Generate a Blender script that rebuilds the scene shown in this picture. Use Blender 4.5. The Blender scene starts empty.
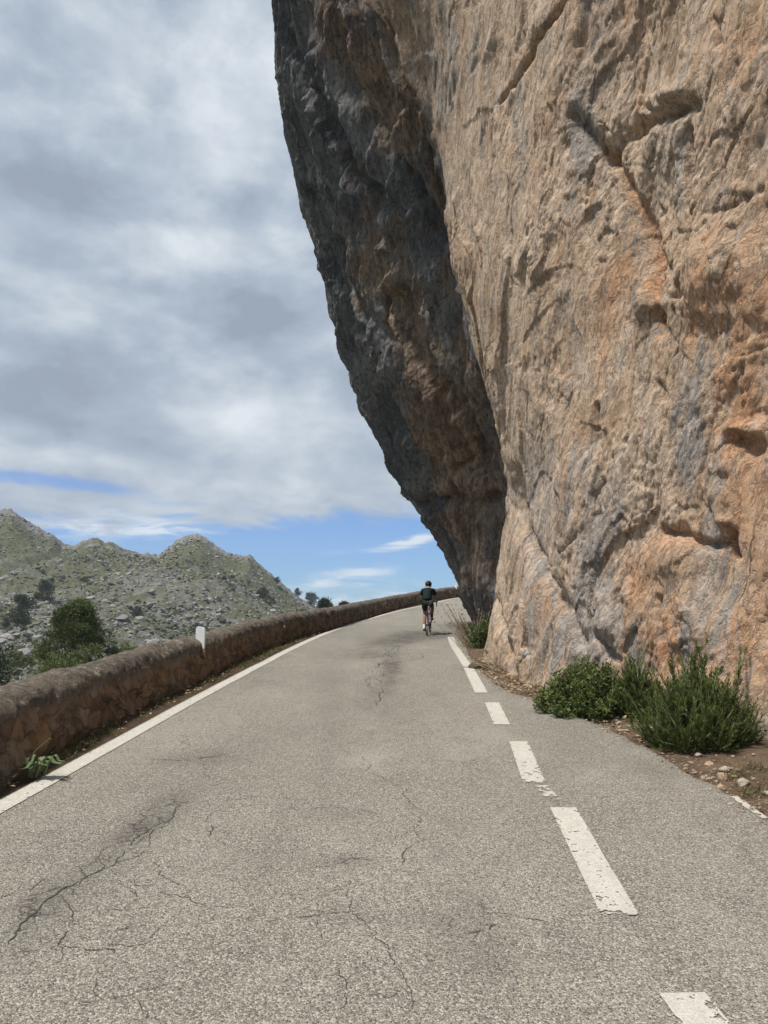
import bpy, math, random
import numpy as np
from concurrent.futures import ThreadPoolExecutor
from mathutils import Vector, Matrix

random.seed(7)
rng = np.random.default_rng(11)
scene = bpy.context.scene
COL = scene.collection

# ------------------------------------------------------------------ camera numbers
W, H, F = 768, 1024, 740.0
HORIZON = 620.0
PITCH = math.atan((HORIZON - 512) / F)
CP, SP = math.cos(PITCH), math.sin(PITCH)
CAM_Z = 1.6
SLOPE = 0.0547
HAZE = .00026


def ray(px, py):
    u = (512 - py) / F
    return np.array([(px - 384) / F, CP - SP * u, SP + CP * u])


def at_depth(px, py, Y):
    d = ray(px, py)
    return np.array([0, 0, CAM_Z]) + d * (Y / d[1])


def project(P):
    P = np.asarray(P, float)
    y, z = P[..., 1], P[..., 2] - CAM_Z
    f = y * CP + z * SP
    u = -y * SP + z * CP
    f = np.where(f < 0.3, 0.3, f)
    return 384 + F * P[..., 0] / f, 512 - F * u / f


def rz(y):
    y = np.asarray(y, float)
    e = np.clip(y - 30, 0, 40)
    return SLOPE * y + 0.42 * (e / 16) ** 2


def ground(px, py):
    d = ray(px, py)
    lo, hi = 1.0, 80.0
    for _ in range(60):
        m = (lo + hi) / 2
        if CAM_Z + d[2] / d[1] * m > rz(m):
            lo = m
        else:
            hi = m
    p = at_depth(px, py, lo)
    return np.array([p[0], p[1], float(rz(p[1]))])


# ------------------------------------------------------------------ numpy noise
_g = np.random.default_rng(5).normal(size=(4096, 3))
_g = (_g / np.linalg.norm(_g, axis=1)[:, None] * 1.5).astype(np.float32)
_mix = np.random.default_rng(6).permutation(4096).astype(np.int32)


def _perlin_chunk(P):
    I = np.floor(P).astype(np.int32)
    f = (P - I).astype(np.float32)
    w = f * f * f * (f * (f * 6 - 15) + 10)
    hx = [_mix[(I[:, 0] + d) & 4095] for d in (0, 1)]
    hy = [_mix[(I[:, 1] + 911 + d) & 4095] for d in (0, 1)]
    hz = [_mix[(I[:, 2] + 2311 + d) & 4095] for d in (0, 1)]
    fx = (f[:, 0], f[:, 0] - 1); fy = (f[:, 1], f[:, 1] - 1); fz = (f[:, 2], f[:, 2] - 1)
    wx = (1 - w[:, 0], w[:, 0]); wy = (1 - w[:, 1], w[:, 1]); wz = (1 - w[:, 2], w[:, 2])
    out = np.zeros(len(P), np.float32)
    for dx in (0, 1):
        for dy in (0, 1):
            hxy = _mix[(hx[dx] * 7 + hy[dy]) & 4095]
            wxy = wx[dx] * wy[dy]
            for dz in (0, 1):
                g = _g[_mix[(hxy * 5 + hz[dz]) & 4095]]
                out += wxy * wz[dz] * (g[:, 0] * fx[dx] + g[:, 1] * fy[dy] + g[:, 2] * fz[dz])
    return out


_pool = ThreadPoolExecutor(4)


def perlin(P):
    P = np.asarray(P, float)
    sh = P.shape[:-1]
    P = P.reshape(-1, 3)
    n = len(P)
    if n < 40000:
        return _perlin_chunk(P).reshape(sh).astype(float)
    parts = [P[i:i + 32768] for i in range(0, n, 32768)]
    return np.concatenate(list(_pool.map(_perlin_chunk, parts))).reshape(sh).astype(float)


def fbm(P, oct=4, gain=0.5, lac=2.03):
    a, s, t = 1.0, 0.0, 0.0
    P = np.asarray(P, float)
    for i in range(oct):
        s = s + a * perlin(P + 17.3 * i)
        t += a
        a *= gain
        P = P * lac
    return s / t


def ridged(P, oct=4, gain=0.5):
    a, s, t = 1.0, 0.0, 0.0
    P = np.asarray(P, float)
    for i in range(oct):
        s = s + a * (1 - 2 * np.abs(perlin(P + 9.1 * i)))
        t += a
        a *= gain
        P = P * 2.1
    return s / t


def _facet_chunk(P):
    I = np.floor(P - .5).astype(np.int32)
    best = np.full(len(P), 1e9, np.float32)
    val = np.zeros(len(P), np.float32)
    for dx in (0, 1):
        hx = _mix[(I[:, 0] + dx) & 4095]
        for dy in (0, 1):
            hxy = _mix[(hx * 7 + _mix[(I[:, 1] + dy + 77) & 4095]) & 4095]
            for dz in (0, 1):
                h = _mix[(hxy * 5 + _mix[(I[:, 2] + dz + 1931) & 4095]) & 4095]
                c = I + np.array([dx + .5, dy + .5, dz + .5]) + _g[h] * .30
                q = (P - c).astype(np.float32)
                d = (q * q).sum(1)
                g = _g[(h + 1234) & 4095]
                m = d < best
                val = np.where(m, (q * g).sum(1) + .35 * g[:, 0], val)
                best = np.where(m, d, best)
    return val


def facet(P):
    """broken-rock facets: each Worley cell is a tilted plane, with a sharp step at its border"""
    P = np.asarray(P, float)
    sh = P.shape[:-1]
    P = P.reshape(-1, 3)
    parts = [P[i:i + 32768] for i in range(0, len(P), 32768)]
    return np.concatenate(list(_pool.map(_facet_chunk, parts))).reshape(sh).astype(float)


def smooth(a, b, x):
    t = np.clip((x - a) / (b - a), 0, 1)
    return t * t * (3 - 2 * t)


# ------------------------------------------------------------------ mesh helpers
def new_mesh(name, V, faces, mat=None, parent=None, smooth_shade=True, attrs=None, mats=None, mat_idx=None):
    """faces: (N,3)/(N,4) array or list of such arrays"""
    if not isinstance(faces, (list, tuple)):
        faces = [faces]
    faces = [np.asarray(f, np.int32) for f in faces if len(f)]
    me = bpy.data.meshes.new(name)
    V = np.asarray(V, np.float32)
    me.vertices.add(len(V))
    me.vertices.foreach_set('co', V.ravel())
    loops = np.concatenate([f.ravel() for f in faces])
    tot = np.concatenate([np.full(len(f), f.shape[1], np.int32) for f in faces])
    start = np.concatenate([[0], np.cumsum(tot)[:-1]]).astype(np.int32)
    me.loops.add(len(loops))
    me.loops.foreach_set('vertex_index', loops)
    me.polygons.add(len(tot))
    me.polygons.foreach_set('loop_start', start)
    me.polygons.foreach_set('loop_total', tot)
    me.polygons.foreach_set('use_smooth', np.full(len(tot), smooth_shade, bool))
    if mats:
        for m in mats:
            me.materials.append(m)
        me.polygons.foreach_set('material_index', np.asarray(mat_idx, np.int32))
    elif mat:
        me.materials.append(mat)
    me.update(calc_edges=True)
    if attrs:
        for k, v in attrs.items():
            v = np.asarray(v, np.float32)
            if v.ndim == 1:
                a = me.attributes.new(k, 'FLOAT', 'POINT')
                a.data.foreach_set('value', v)
            else:
                a = me.attributes.new(k, 'FLOAT_VECTOR', 'POINT')
                a.data.foreach_set('vector', v.ravel())
    me.validate(verbose=False)
    o = bpy.data.objects.new(name, me)
    COL.objects.link(o)
    if parent is not None:
        o.parent = parent
    return o


def grid_faces(nu, nv, wrap_u=False):
    i = np.arange(nu if wrap_u else nu - 1)
    j = np.arange(nv - 1)
    I, J = np.meshgrid(i, j, indexing='ij')
    I2 = (I + 1) % nu
    return np.stack([I * nv + J, I2 * nv + J, I2 * nv + J + 1, I * nv + J + 1], -1).reshape(-1, 4)


def tag(o, label=None, cat=None, group=None, kind=None):
    if label: o['label'] = label
    if cat: o['category'] = cat
    if group: o['group'] = group
    if kind: o['kind'] = kind
    return o


def empty(name, loc=(0, 0, 0), rz_=0):
    o = bpy.data.objects.new(name, None)
    COL.objects.link(o)
    o.location = loc
    o.rotation_euler = (0, 0, rz_)
    o.empty_display_size = 0.2
    return o


class MB:
    def __init__(s):
        s.V, s.Q, s.T, s.n = [], [], [], 0
        s.A = []

    def add(s, V, Q=None, T=None, a=0.5):
        V = np.asarray(V, float)
        s.V.append(V)
        s.A.append(np.broadcast_to(np.asarray(a, float), (len(V),)).copy())
        if Q is not None and len(Q): s.Q.append(np.asarray(Q) + s.n)
        if T is not None and len(T): s.T.append(np.asarray(T) + s.n)
        s.n += len(V)

    def tube(s, pts, rad, sides=8, a=0.5, cap=True):
        P = np.asarray(pts, float)
        n = len(P)
        R = np.broadcast_to(np.asarray(rad, float), (n,))
        T = np.gradient(P, axis=0)
        T /= np.linalg.norm(T, axis=1)[:, None] + 1e-9
        up = np.array([0, 0, 1.0]) if abs(T[0, 2]) < 0.9 else np.array([1.0, 0, 0])
        rings = []
        N = np.cross(up, T[0]); N /= np.linalg.norm(N)
        ang = np.linspace(0, 2 * np.pi, sides, endpoint=False)
        for i in range(n):
            N = N - T[i] * N.dot(T[i]); N /= np.linalg.norm(N) + 1e-9
            B = np.cross(T[i], N)
            rings.append(P[i] + R[i] * (np.cos(ang)[:, None] * N + np.sin(ang)[:, None] * B))
        V = np.concatenate(rings)
        Q = []
        for i in range(n - 1):
            for k in range(sides):
                k2 = (k + 1) % sides
                Q.append([i * sides + k, i * sides + k2, (i + 1) * sides + k2, (i + 1) * sides + k])
        Tt = []
        if cap:
            V = np.concatenate([V, P[:1], P[-1:]])
            c0, c1 = n * sides, n * sides + 1
            for k in range(sides):
                k2 = (k + 1) % sides
                Tt.append([c0, k2, k])
                Tt.append([c1, (n - 1) * sides + k, (n - 1) * sides + k2])
        s.add(V, Q, Tt, a)

    def torus(s, c, R, r, axis='x', nu=40, nv=8):
        c = np.asarray(c, float)
        u = np.linspace(0, 2 * np.pi, nu, endpoint=False)
        v = np.linspace(0, 2 * np.pi, nv, endpoint=False)
        U, Vv = np.meshgrid(u, v, indexing='ij')
        rr = R + r * np.cos(Vv)
        x = r * np.sin(Vv)
        V = np.stack([x, rr * np.cos(U), rr * np.sin(U)], -1).reshape(-1, 3) + c
        Q = [[i * nv + j, ((i + 1) % nu) * nv + j, ((i + 1) % nu) * nv + (j + 1) % nv, i * nv + (j + 1) % nv]
             for i in range(nu) for j in range(nv)]
        s.add(V, Q)

    def ellipsoid(s, c, r, nu=14, nv=9, lower=-1.0):
        u = np.linspace(0, 2 * np.pi, nu, endpoint=False)
        v = np.linspace(math.asin(lower), np.pi / 2, nv)
        U, Vv = np.meshgrid(u, v, indexing='ij')
        V = np.stack([np.cos(U) * np.cos(Vv) * r[0], np.sin(U) * np.cos(Vv) * r[1], np.sin(Vv) * r[2]], -1).reshape(-1, 3) + np.asarray(c)
        s.add(V, grid_faces(nu, nv, True))

    def leaves(s, P, D, L, Wd, bend=0.25, a=None):
        """diamond leaves: P (n,3) base, D (n,3) unit dir, L,Wd lengths"""
        P = np.asarray(P, float); D = np.asarray(D, float)
        n = len(P)
        D = D / (np.linalg.norm(D, axis=1)[:, None] + 1e-9)
        r = rng.normal(size=(n, 3))
        S = np.cross(D, r); S /= np.linalg.norm(S, axis=1)[:, None] + 1e-9
        N = np.cross(S, D)
        L = np.broadcast_to(np.asarray(L, float), (n,))[:, None]
        Wd = np.broadcast_to(np.asarray(Wd, float), (n,))[:, None]
        mid = P + D * L * .45 + N * L * bend * .3
        tip = P + D * L
        V = np.stack([P, mid + S * Wd / 2, tip, mid - S * Wd / 2], 1).reshape(-1, 3)
        i = np.arange(n) * 4
        Q = np.stack([i, i + 1, i + 2, i + 3], 1)
        if a is None: a = rng.random(n)
        s.add(V, Q, None, np.repeat(a, 4))

    def build(s, name, mat, parent=None, smooth_shade=True):
        V = np.concatenate(s.V)
        F_ = []
        if s.Q: F_.append(np.concatenate(s.Q))
        if s.T: F_.append(np.concatenate(s.T))
        return new_mesh(name, V, F_, mat, parent, smooth_shade, attrs={'rnd': np.concatenate(s.A)})


# ------------------------------------------------------------------ material helpers
class NT:
    def __init__(s, name):
        s.m = bpy.data.materials.new(name)
        s.m.use_nodes = True
        s.t = s.m.node_tree
        s.t.nodes.clear()
        s.out = s.n('ShaderNodeOutputMaterial')
        s.b = s.n('ShaderNodeBsdfPrincipled')
        s.l(s.b.outputs[0], s.out.inputs[0])
        s.pos = s.n('ShaderNodeNewGeometry').outputs['Position']

    def n(s, t, **kw):
        x = s.t.nodes.new(t)
        for k, v in kw.items(): setattr(x, k, v)
        return x

    def l(s, a, b):
        s.t.links.new(a, b)

    def put(s, sock, v):
        if isinstance(v, bpy.types.NodeSocket): s.l(v, sock)
        elif isinstance(v, (tuple, list)) and sock.type == 'RGBA': sock.default_value = (*v[:3], 1)
        else: sock.default_value = v

    def scale(s, v, sc, loc=(0, 0, 0)):
        m = s.n('ShaderNodeMapping')
        s.l(v, m.inputs[0])
        m.inputs['Scale'].default_value = sc
        m.inputs['Location'].default_value = loc
        return m.outputs[0]

    def noise(s, scale=1, detail=4, rough=.55, v=None, dist=0, col=False):
        x = s.n('ShaderNodeTexNoise')
        s.l(v if v is not None else s.pos, x.inputs['Vector'])
        x.inputs['Scale'].default_value = scale
        x.inputs['Detail'].default_value = detail
        x.inputs['Roughness'].default_value = rough
        x.inputs['Distortion'].default_value = dist
        return x.outputs['Color' if col else 'Fac']

    def vor(s, scale=1, v=None, feature='F1', out='Distance', rand=1):
        x = s.n('ShaderNodeTexVoronoi', feature=feature)
        s.l(v if v is not None else s.pos, x.inputs['Vector'])
        x.inputs['Scale'].default_value = scale
        x.inputs['Randomness'].default_value = rand
        return x.outputs[out]

    def ramp(s, f, stops):
        x = s.n('ShaderNodeValToRGB')
        e = x.color_ramp.elements
        while len(e) < len(stops): e.new(.5)
        for el, (p, c) in zip(e, stops):
            el.position = p
            el.color = (*c, 1) if isinstance(c, (tuple, list)) else (c, c, c, 1)
        s.l(f, x.inputs[0])
        return x.outputs[0]

    def step(s, f, a, b, lo=0., hi=1.):
        x = s.n('ShaderNodeMapRange', interpolation_type='SMOOTHSTEP')
        s.put(x.inputs['Value'], f)
        x.inputs['From Min'].default_value = a
        x.inputs['From Max'].default_value = b
        x.inputs['To Min'].default_value = lo
        x.inputs['To Max'].default_value = hi
        return x.outputs[0]

    def math(s, op, a, b=0.):
        x = s.n('ShaderNodeMath', operation=op)
        s.put(x.inputs[0], a); s.put(x.inputs[1], b)
        return x.outputs[0]

    def mix(s, f, a, b, mode='MIX'):
        x = s.n('ShaderNodeMix', data_type='RGBA', blend_type=mode)
        s.put(x.inputs[0], f); s.put(x.inputs[6], a); s.put(x.inputs[7], b)
        return x.outputs[2]

    def attr(s, name, out='Fac'):
        x = s.n('ShaderNodeAttribute', attribute_name=name)
        return x.outputs[out]

    def sep(s, v):
        x = s.n('ShaderNodeSeparateXYZ')
        s.l(v, x.inputs[0])
        return x.outputs

    def bump(s, h, strength=.5, dist=.02, base=None):
        x = s.n('ShaderNodeBump')
        x.inputs['Strength'].default_value = strength
        x.inputs['Distance'].default_value = dist
        s.l(h, x.inputs['Height'])
        if base is not None: s.l(base, x.inputs['Normal'])
        return x.outputs[0]

    def done(s, color, rough=.9, normal=None, spec=.3):
        s.put(s.b.inputs['Base Color'], color)
        s.put(s.b.inputs['Roughness'], rough)
        s.b.inputs['Specular IOR Level'].default_value = spec
        if normal is not None: s.l(normal, s.b.inputs['Normal'])
        return s.m


def plain(name, c, rough=.6, spec=.4, var=.15, metallic=0):
    t = NT(name)
    n = t.noise(14, 3)
    col = t.mix(t.step(n, .3, .7), tuple(x * (1 - var) for x in c), tuple(min(1, x * (1 + var)) for x in c))
    t.b.inputs['Metallic'].default_value = metallic
    return t.done(col, rough, None, spec)


def foliage(name, c1, c2, c3, trans=.25):
    t = NT(name)
    r = t.attr('rnd')
    col = t.ramp(r, [(0, c1), (.55, c2), (1, c3)])
    big = t.noise(1.7, 3)
    col = t.mix(t.step(big, .35, .7), col, t.mix(.5, col, c3))
    t.done(col, .6, None, .25)
    tr = t.n('ShaderNodeBsdfTranslucent')
    t.l(col, tr.inputs[0])
    mx = t.n('ShaderNodeMixShader')
    mx.inputs[0].default_value = trans
    t.l(t.b.outputs[0], mx.inputs[1]); t.l(tr.outputs[0], mx.inputs[2])
    t.l(mx.outputs[0], t.out.inputs[0])
    return t.m


# ================================================================== materials
def mat_rock():
    t = NT('limestone')
    st = t.sep(t.attr('stain_shade', 'Vector'))        # x seep staining with painted shade, y iron orange, z grey
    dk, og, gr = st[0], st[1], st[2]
    xyz = t.sep(t.pos)
    lean = t.n('ShaderNodeCombineXYZ')
    t.l(xyz[0], lean.inputs[0]); t.l(t.math('ADD', xyz[1], t.math('MULTIPLY', xyz[2], .36)), lean.inputs[1]); t.l(xyz[2], lean.inputs[2])
    lean = lean.outputs[0]
    tall = t.scale(lean, (1.6, 1.6, .25))
    n_big = t.noise(.6, 4, .6, dist=.6)
    n_st = t.noise(1.5, 5, .65, v=tall, dist=.8)
    n_st2 = t.noise(2.4, 6, .68, v=t.scale(lean, (1.5, 1.5, .20), (7, 3, 1)), dist=.6)
    n_mid = t.noise(2.6, 7, .72, v=t.scale(lean, (1, 1, .6)))
    n_fine = t.noise(11, 6, .72, v=t.scale(lean, (1, 1, .6)))
    n_sp = t.noise(38, 5, .78)
    n_rg = t.math('ABSOLUTE', t.math('SUBTRACT', t.noise(5.5, 6, .62, v=t.scale(lean, (1, 1, .45)), dist=.4), .5))
    n_rg2 = t.math('ABSOLUTE', t.math('SUBTRACT', t.noise(17, 5, .65, v=t.scale(lean, (1, 1, .6)), dist=.5), .5))
    col = t.mix(t.step(n_big, .38, .62), (.48, .345, .235), (.55, .435, .325))
    col = t.mix(t.step(n_mid, .48, .66, 0, .75), col, (.64, .525, .40))
    col = t.mix(t.step(n_mid, .47, .32, 0, .85), col, (.345, .24, .16))
    # iron orange
    f = t.math('ADD', og, t.math('MULTIPLY', t.math('SUBTRACT', n_mid, .5), 2.0))
    f = t.math('ADD', f, t.math('MULTIPLY', t.math('SUBTRACT', n_st, .5), 2.0))
    col = t.mix(t.step(f, .06, .92, 0, .85), col, (.55, .325, .185))
    col = t.mix(t.step(f, .6, 1.3, 0, .65), col, (.45, .225, .12))
    # grey weathering in vertical streaks
    g = t.math('ADD', gr, t.math('MULTIPLY', t.math('SUBTRACT', n_st2, .5), 3.2))
    col = t.mix(t.step(g, .08, .70, 0, .9), col, t.mix(t.step(n_mid, .35, .65), (.285, .275, .262), (.43, .405, .37)))
    col = t.mix(t.step(n_st2, .58, .72, 0, .55), col, (.25, .243, .236))
    drip = t.noise(3.4, 5, .6, v=t.scale(lean, (1.5, 1.5, .07), (2, 8, 5)), dist=.25)
    col = t.mix(t.math('MULTIPLY', t.step(drip, .56, .68), t.step(n_big, .35, .6, .25, .8)), col, t.mix(t.step(n_mid, .4, .6), (.20, .19, .185), (.31, .285, .255)))
    col = t.mix(t.step(drip, .43, .33, 0, .55), col, (.62, .50, .385))
    col = t.mix(1.0, col, (1.06, 1.02, 1.0), 'MULTIPLY')
    # speckle of lichen and scars
    col = t.mix(t.step(n_fine, .56, .72, 0, .55), col, (.60, .51, .385))
    col = t.mix(t.step(n_fine, .45, .30, 0, .65), col, (.22, .16, .105))
    col = t.mix(t.step(n_sp, .55, .72, 0, .5), col, (.56, .49, .40))
    col = t.mix(t.step(n_sp, .45, .30, 0, .6), col, (.17, .13, .095))
    col = t.mix(t.step(n_rg, .035, .0, 0, .55), col, (.15, .11, .08))
    col = t.mix(t.step(n_rg2, .03, .0, 0, .4), col, (.17, .13, .095))
    wv = t.n('ShaderNodeVectorMath', operation='ADD'); t.l(t.scale(lean, (1, 1, .38)), wv.inputs[0])
    ns_ = t.n('ShaderNodeVectorMath', operation='SCALE'); t.l(t.noise(1.6, 3, .45, col=True), ns_.inputs[0]); ns_.inputs['Scale'].default_value = .34
    t.l(ns_.outputs[0], wv.inputs[1])
    fr_ = t.vor(.62, wv.outputs[0], 'DISTANCE_TO_EDGE')
    frm = t.math('MULTIPLY', t.step(fr_, .012, .002), t.step(t.noise(1.3, 3), .50, .62))
    col = t.mix(t.math('MULTIPLY', frm, .6), col, (.10, .075, .055))
    # overhang: black and rusty seep staining, plus its shade put into the colour
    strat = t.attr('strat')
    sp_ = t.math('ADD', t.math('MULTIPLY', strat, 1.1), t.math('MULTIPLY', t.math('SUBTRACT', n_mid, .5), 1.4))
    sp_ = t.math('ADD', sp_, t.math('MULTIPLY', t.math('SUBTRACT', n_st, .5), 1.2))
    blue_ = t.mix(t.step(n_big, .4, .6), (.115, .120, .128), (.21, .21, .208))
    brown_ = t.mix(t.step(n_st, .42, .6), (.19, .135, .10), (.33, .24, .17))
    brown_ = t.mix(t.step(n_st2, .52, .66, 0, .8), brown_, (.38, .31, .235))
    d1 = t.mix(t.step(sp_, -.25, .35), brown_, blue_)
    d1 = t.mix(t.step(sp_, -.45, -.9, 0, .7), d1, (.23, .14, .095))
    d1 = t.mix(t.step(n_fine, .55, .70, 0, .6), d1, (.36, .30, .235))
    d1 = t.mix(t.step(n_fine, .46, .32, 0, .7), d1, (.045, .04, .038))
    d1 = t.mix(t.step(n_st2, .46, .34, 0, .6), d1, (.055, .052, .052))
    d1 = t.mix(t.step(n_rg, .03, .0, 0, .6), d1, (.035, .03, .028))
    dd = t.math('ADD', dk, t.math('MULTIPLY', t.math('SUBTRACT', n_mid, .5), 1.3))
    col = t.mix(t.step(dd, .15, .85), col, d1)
    h = t.noise(7, 9, .70, v=t.scale(lean, (1, 1, .6)))
    pits = t.step(t.vor(9, t.scale(lean, (1, 1, .55))), .0, .45)
    hh = t.math('ADD', h, t.math('MULTIPLY', pits, .06))
    hh = t.math('ADD', hh, t.math('MULTIPLY', n_sp, .22))
    hh = t.math('ADD', hh, t.math('MULTIPLY', t.step(n_rg, .0, .06), .22))
    hh = t.math('ADD', hh, t.math('MULTIPLY', t.step(n_rg2, .0, .06), .09))
    hh = t.math('SUBTRACT', hh, t.math('MULTIPLY', frm, .5))
    nb = t.bump(hh, .85, .065)
    return t.done(col, .93, nb, .2)


def mat_asphalt():
    t = NT('asphalt')
    cell = t.sep(t.vor(125, out='Color'))[0]
    cell2 = t.sep(t.vor(260, out='Color'))[1]
    d = t.vor(125)
    big = t.noise(.35, 4, .6)
    mid = t.noise(2.2, 5, .65)
    lon = t.noise(.9, 5, .65, v=t.scale(t.pos, (1.5, .10, 1)), dist=.3)
    base = t.mix(t.step(big, .3, .7), (.218, .200, .165), (.295, .272, .226))
    base = t.mix(t.step(lon, .45, .7, 0, .5), base, (.185, .165, .136))
    base = t.mix(t.step(mid, .52, .75, 0, .45), base, (.30, .272, .228))
    base = t.mix(t.step(mid, .48, .28, 0, .5), base, (.14, .13, .113))
    base = t.mix(t.step(cell, .60, .95, 0, .8), base, (.50, .46, .385))
    base = t.mix(t.step(cell2, .40, .05, 0, .7), base, (.075, .07, .064))
    base = t.mix(t.step(cell, .34, .04, 0, .8), base, (.07, .065, .058))
    blot = t.noise(.9, 5, .62, v=t.scale(t.pos, (1, .6, 1), (4, 9, 0)), dist=.4)
    base = t.mix(t.step(blot, .55, .75, 0, .4), base, (.125, .115, .10))
    base = t.mix(t.step(blot, .44, .28, 0, .35), base, (.36, .335, .285))
    patch = t.attr('patch')
    fine = t.noise(22, 5, .75)
    pm = t.math('MULTIPLY', patch, t.step(t.math('ADD', t.math('MULTIPLY', mid, .6), t.math('MULTIPLY', fine, .6)), .48, .72))
    base = t.mix(t.math('MULTIPLY', pm, .85), base, (.060, .054, .048))
    base = t.mix(t.math('MULTIPLY', patch, .42), base, (.12, .107, .092))
    wv = t.n('ShaderNodeVectorMath', operation='ADD')
    t.l(t.pos, wv.inputs[0])
    nn = t.n('ShaderNodeVectorMath', operation='SCALE'); t.l(t.noise(5, 4, col=True), nn.inputs[0]); nn.inputs['Scale'].default_value = .35
    t.l(nn.outputs[0], wv.inputs[1])
    ck = t.step(t.vor(3.4, wv.outputs[0], 'DISTANCE_TO_EDGE'), .030, .004)
    ck = t.math('MULTIPLY', ck, t.step(t.math('ADD', patch, t.math('MULTIPLY', t.math('SUBTRACT', mid, .5), 1.2)), .25, .55))
    base = t.mix(t.math('MULTIPLY', ck, .7), base, (.05, .032, .03))
    hgt = t.math('SUBTRACT', t.math('MULTIPLY', t.step(d, .7, .0), 1.0), t.math('MULTIPLY', ck, 1.5))
    hgt = t.math('ADD', hgt, t.math('MULTIPLY', t.noise(45, 3), .8))
    return t.done(base, .88, t.bump(hgt, .8, .006), .3)


def mat_paint():
    t = NT('road_paint')
    n = t.noise(16, 6, .75)
    n2 = t.noise(2.1, 3)
    col = t.mix(t.step(n, .35, .7), (.42, .40, .35), (.57, .545, .485))
    col = t.mix(t.step(t.vor(95, out='Distance'), .45, .75, 0, .35), col, (.28, .26, .23))
    t.done(col, .8, t.bump(t.vor(95), .5, .004), .3)
    tr = t.n('ShaderNodeBsdfTransparent')
    mx = t.n('ShaderNodeMixShader')
    wear = t.attr('wear')
    f = t.step(t.math('ADD', t.math('ADD', wear, t.math('MULTIPLY', t.math('SUBTRACT', n, .5), 3.0)), t.math('MULTIPLY', t.math('SUBTRACT', n2, .5), .8)), .42, .55)
    t.l(f, mx.inputs[0])
    t.l(t.b.outputs[0], mx.inputs[1]); t.l(tr.outputs[0], mx.inputs[2])
    t.l(mx.outputs[0], t.out.inputs[0])
    return t.m


def mat_wall():
    t = NT('wall_stone')
    warp = t.n('ShaderNodeVectorMath', operation='ADD')
    t.l(t.pos, warp.inputs[0])
    nn = t.n('ShaderNodeVectorMath', operation='SCALE'); t.l(t.noise(3, 3, col=True), nn.inputs[0]); nn.inputs['Scale'].default_value = .22
    t.l(nn.outputs[0], warp.inputs[1])
    v = t.scale(warp.outputs[0], (1, 1, 1.25))
    cell = t.sep(t.vor(4.6, v, out='Color'))
    edge = t.vor(4.6, v, 'DISTANCE_TO_EDGE')
    n = t.noise(9, 6, .7)
    fine = t.noise(40, 5, .7)
    cap = t.attr('cap')
    stone = t.ramp(cell[0], [(0, (.10, .07, .05)), (.3, (.165, .115, .078)), (.55, (.24, .15, .085)), (.8, (.18, .14, .105)), (1, (.235, .175, .12))])
    stone = t.mix(t.step(n, .5, .75, 0, .6), stone, (.26, .165, .095))
    stone = t.mix(t.step(n, .45, .25, 0, .7), stone, (.055, .045, .038))
    joint = t.mix(t.step(fine, .4, .6), (.045, .036, .028), (.14, .10, .07))
    m3_ = t.noise(1.9, 5, .65)
    wallc = t.mix(t.math('MULTIPLY', t.step(edge, .06, .01), t.step(m3_, .40, .62, .05, .9)), stone, joint)
    big = t.noise(1.1, 4, .6)
    wallc = t.mix(t.step(big, .5, .7, 0, .6), wallc, (.095, .075, .06))
    wallc = t.mix(t.step(m3_, .55, .72, 0, .6), wallc, (.21, .125, .065))
    wallc = t.mix(t.step(fine, .56, .70, 0, .6), wallc, (.27, .215, .16))
    wallc = t.mix(t.step(fine, .42, .28, 0, .6), wallc, (.05, .042, .036))
    capc = t.mix(t.step(n, .35, .65), (.085, .070, .057), (.165, .138, .11))
    capc = t.mix(t.step(m3_, .5, .68, 0, .55), capc, (.19, .145, .105))
    capc = t.mix(t.step(fine, .55, .7, 0, .6), capc, (.30, .262, .21))
    capc = t.mix(t.step(fine, .44, .3, 0, .6), capc, (.05, .044, .04))
    capc = t.mix(t.step(big, .5, .72, 0, .5), capc, (.07, .06, .052))
    lich = t.step(t.noise(9, 6, .78), .57, .66)
    capc = t.mix(t.math('MULTIPLY', lich, .7), capc, (.40, .37, .31))
    capc = t.mix(t.step(t.noise(13, 4, .7), .60, .68, 0, .55), capc, (.33, .30, .25))
    capc = t.mix(t.step(t.noise(4.2, 5, .7), .44, .34, 0, .7), capc, (.045, .04, .036))
    drp = t.noise(2.6, 5, .65, v=t.scale(t.pos, (1.8, 1.8, .35)))
    wallc = t.mix(t.step(drp, .52, .66, 0, .7), wallc, (.075, .06, .05))
    wallc = t.mix(t.step(drp, .44, .32, 0, .5), wallc, (.22, .175, .135))
    wallc = t.mix(1.0, wallc, (1.22, 1.17, 1.12), 'MULTIPLY'); capc = t.mix(1.0, capc, (1.08, 1.08, 1.06), 'MULTIPLY')
    cc = t.math('ADD', cap, t.math('MULTIPLY', t.math('SUBTRACT', n, .5), .9))
    col = t.mix(t.step(cc, .3, .75), wallc, capc)
    hh = t.math('ADD', t.math('MULTIPLY', t.step(edge, .0, .12), t.math('MULTIPLY', .6, t.math('SUBTRACT', 1.0, cap))), t.math('MULTIPLY', n, .8))
    hh = t.math('ADD', hh, t.math('MULTIPLY', fine, .5))
    return t.done(col, .95, t.bump(hh, 1.0, .05), .15)


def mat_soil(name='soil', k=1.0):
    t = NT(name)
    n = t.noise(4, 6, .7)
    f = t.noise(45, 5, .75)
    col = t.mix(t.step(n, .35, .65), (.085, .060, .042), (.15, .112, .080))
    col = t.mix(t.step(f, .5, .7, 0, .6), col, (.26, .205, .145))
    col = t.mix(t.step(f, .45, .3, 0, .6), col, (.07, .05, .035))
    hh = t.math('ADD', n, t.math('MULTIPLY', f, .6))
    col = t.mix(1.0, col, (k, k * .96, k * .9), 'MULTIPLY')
    return t.done(col, .97, t.bump(hh, .8, .04), .1)


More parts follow.
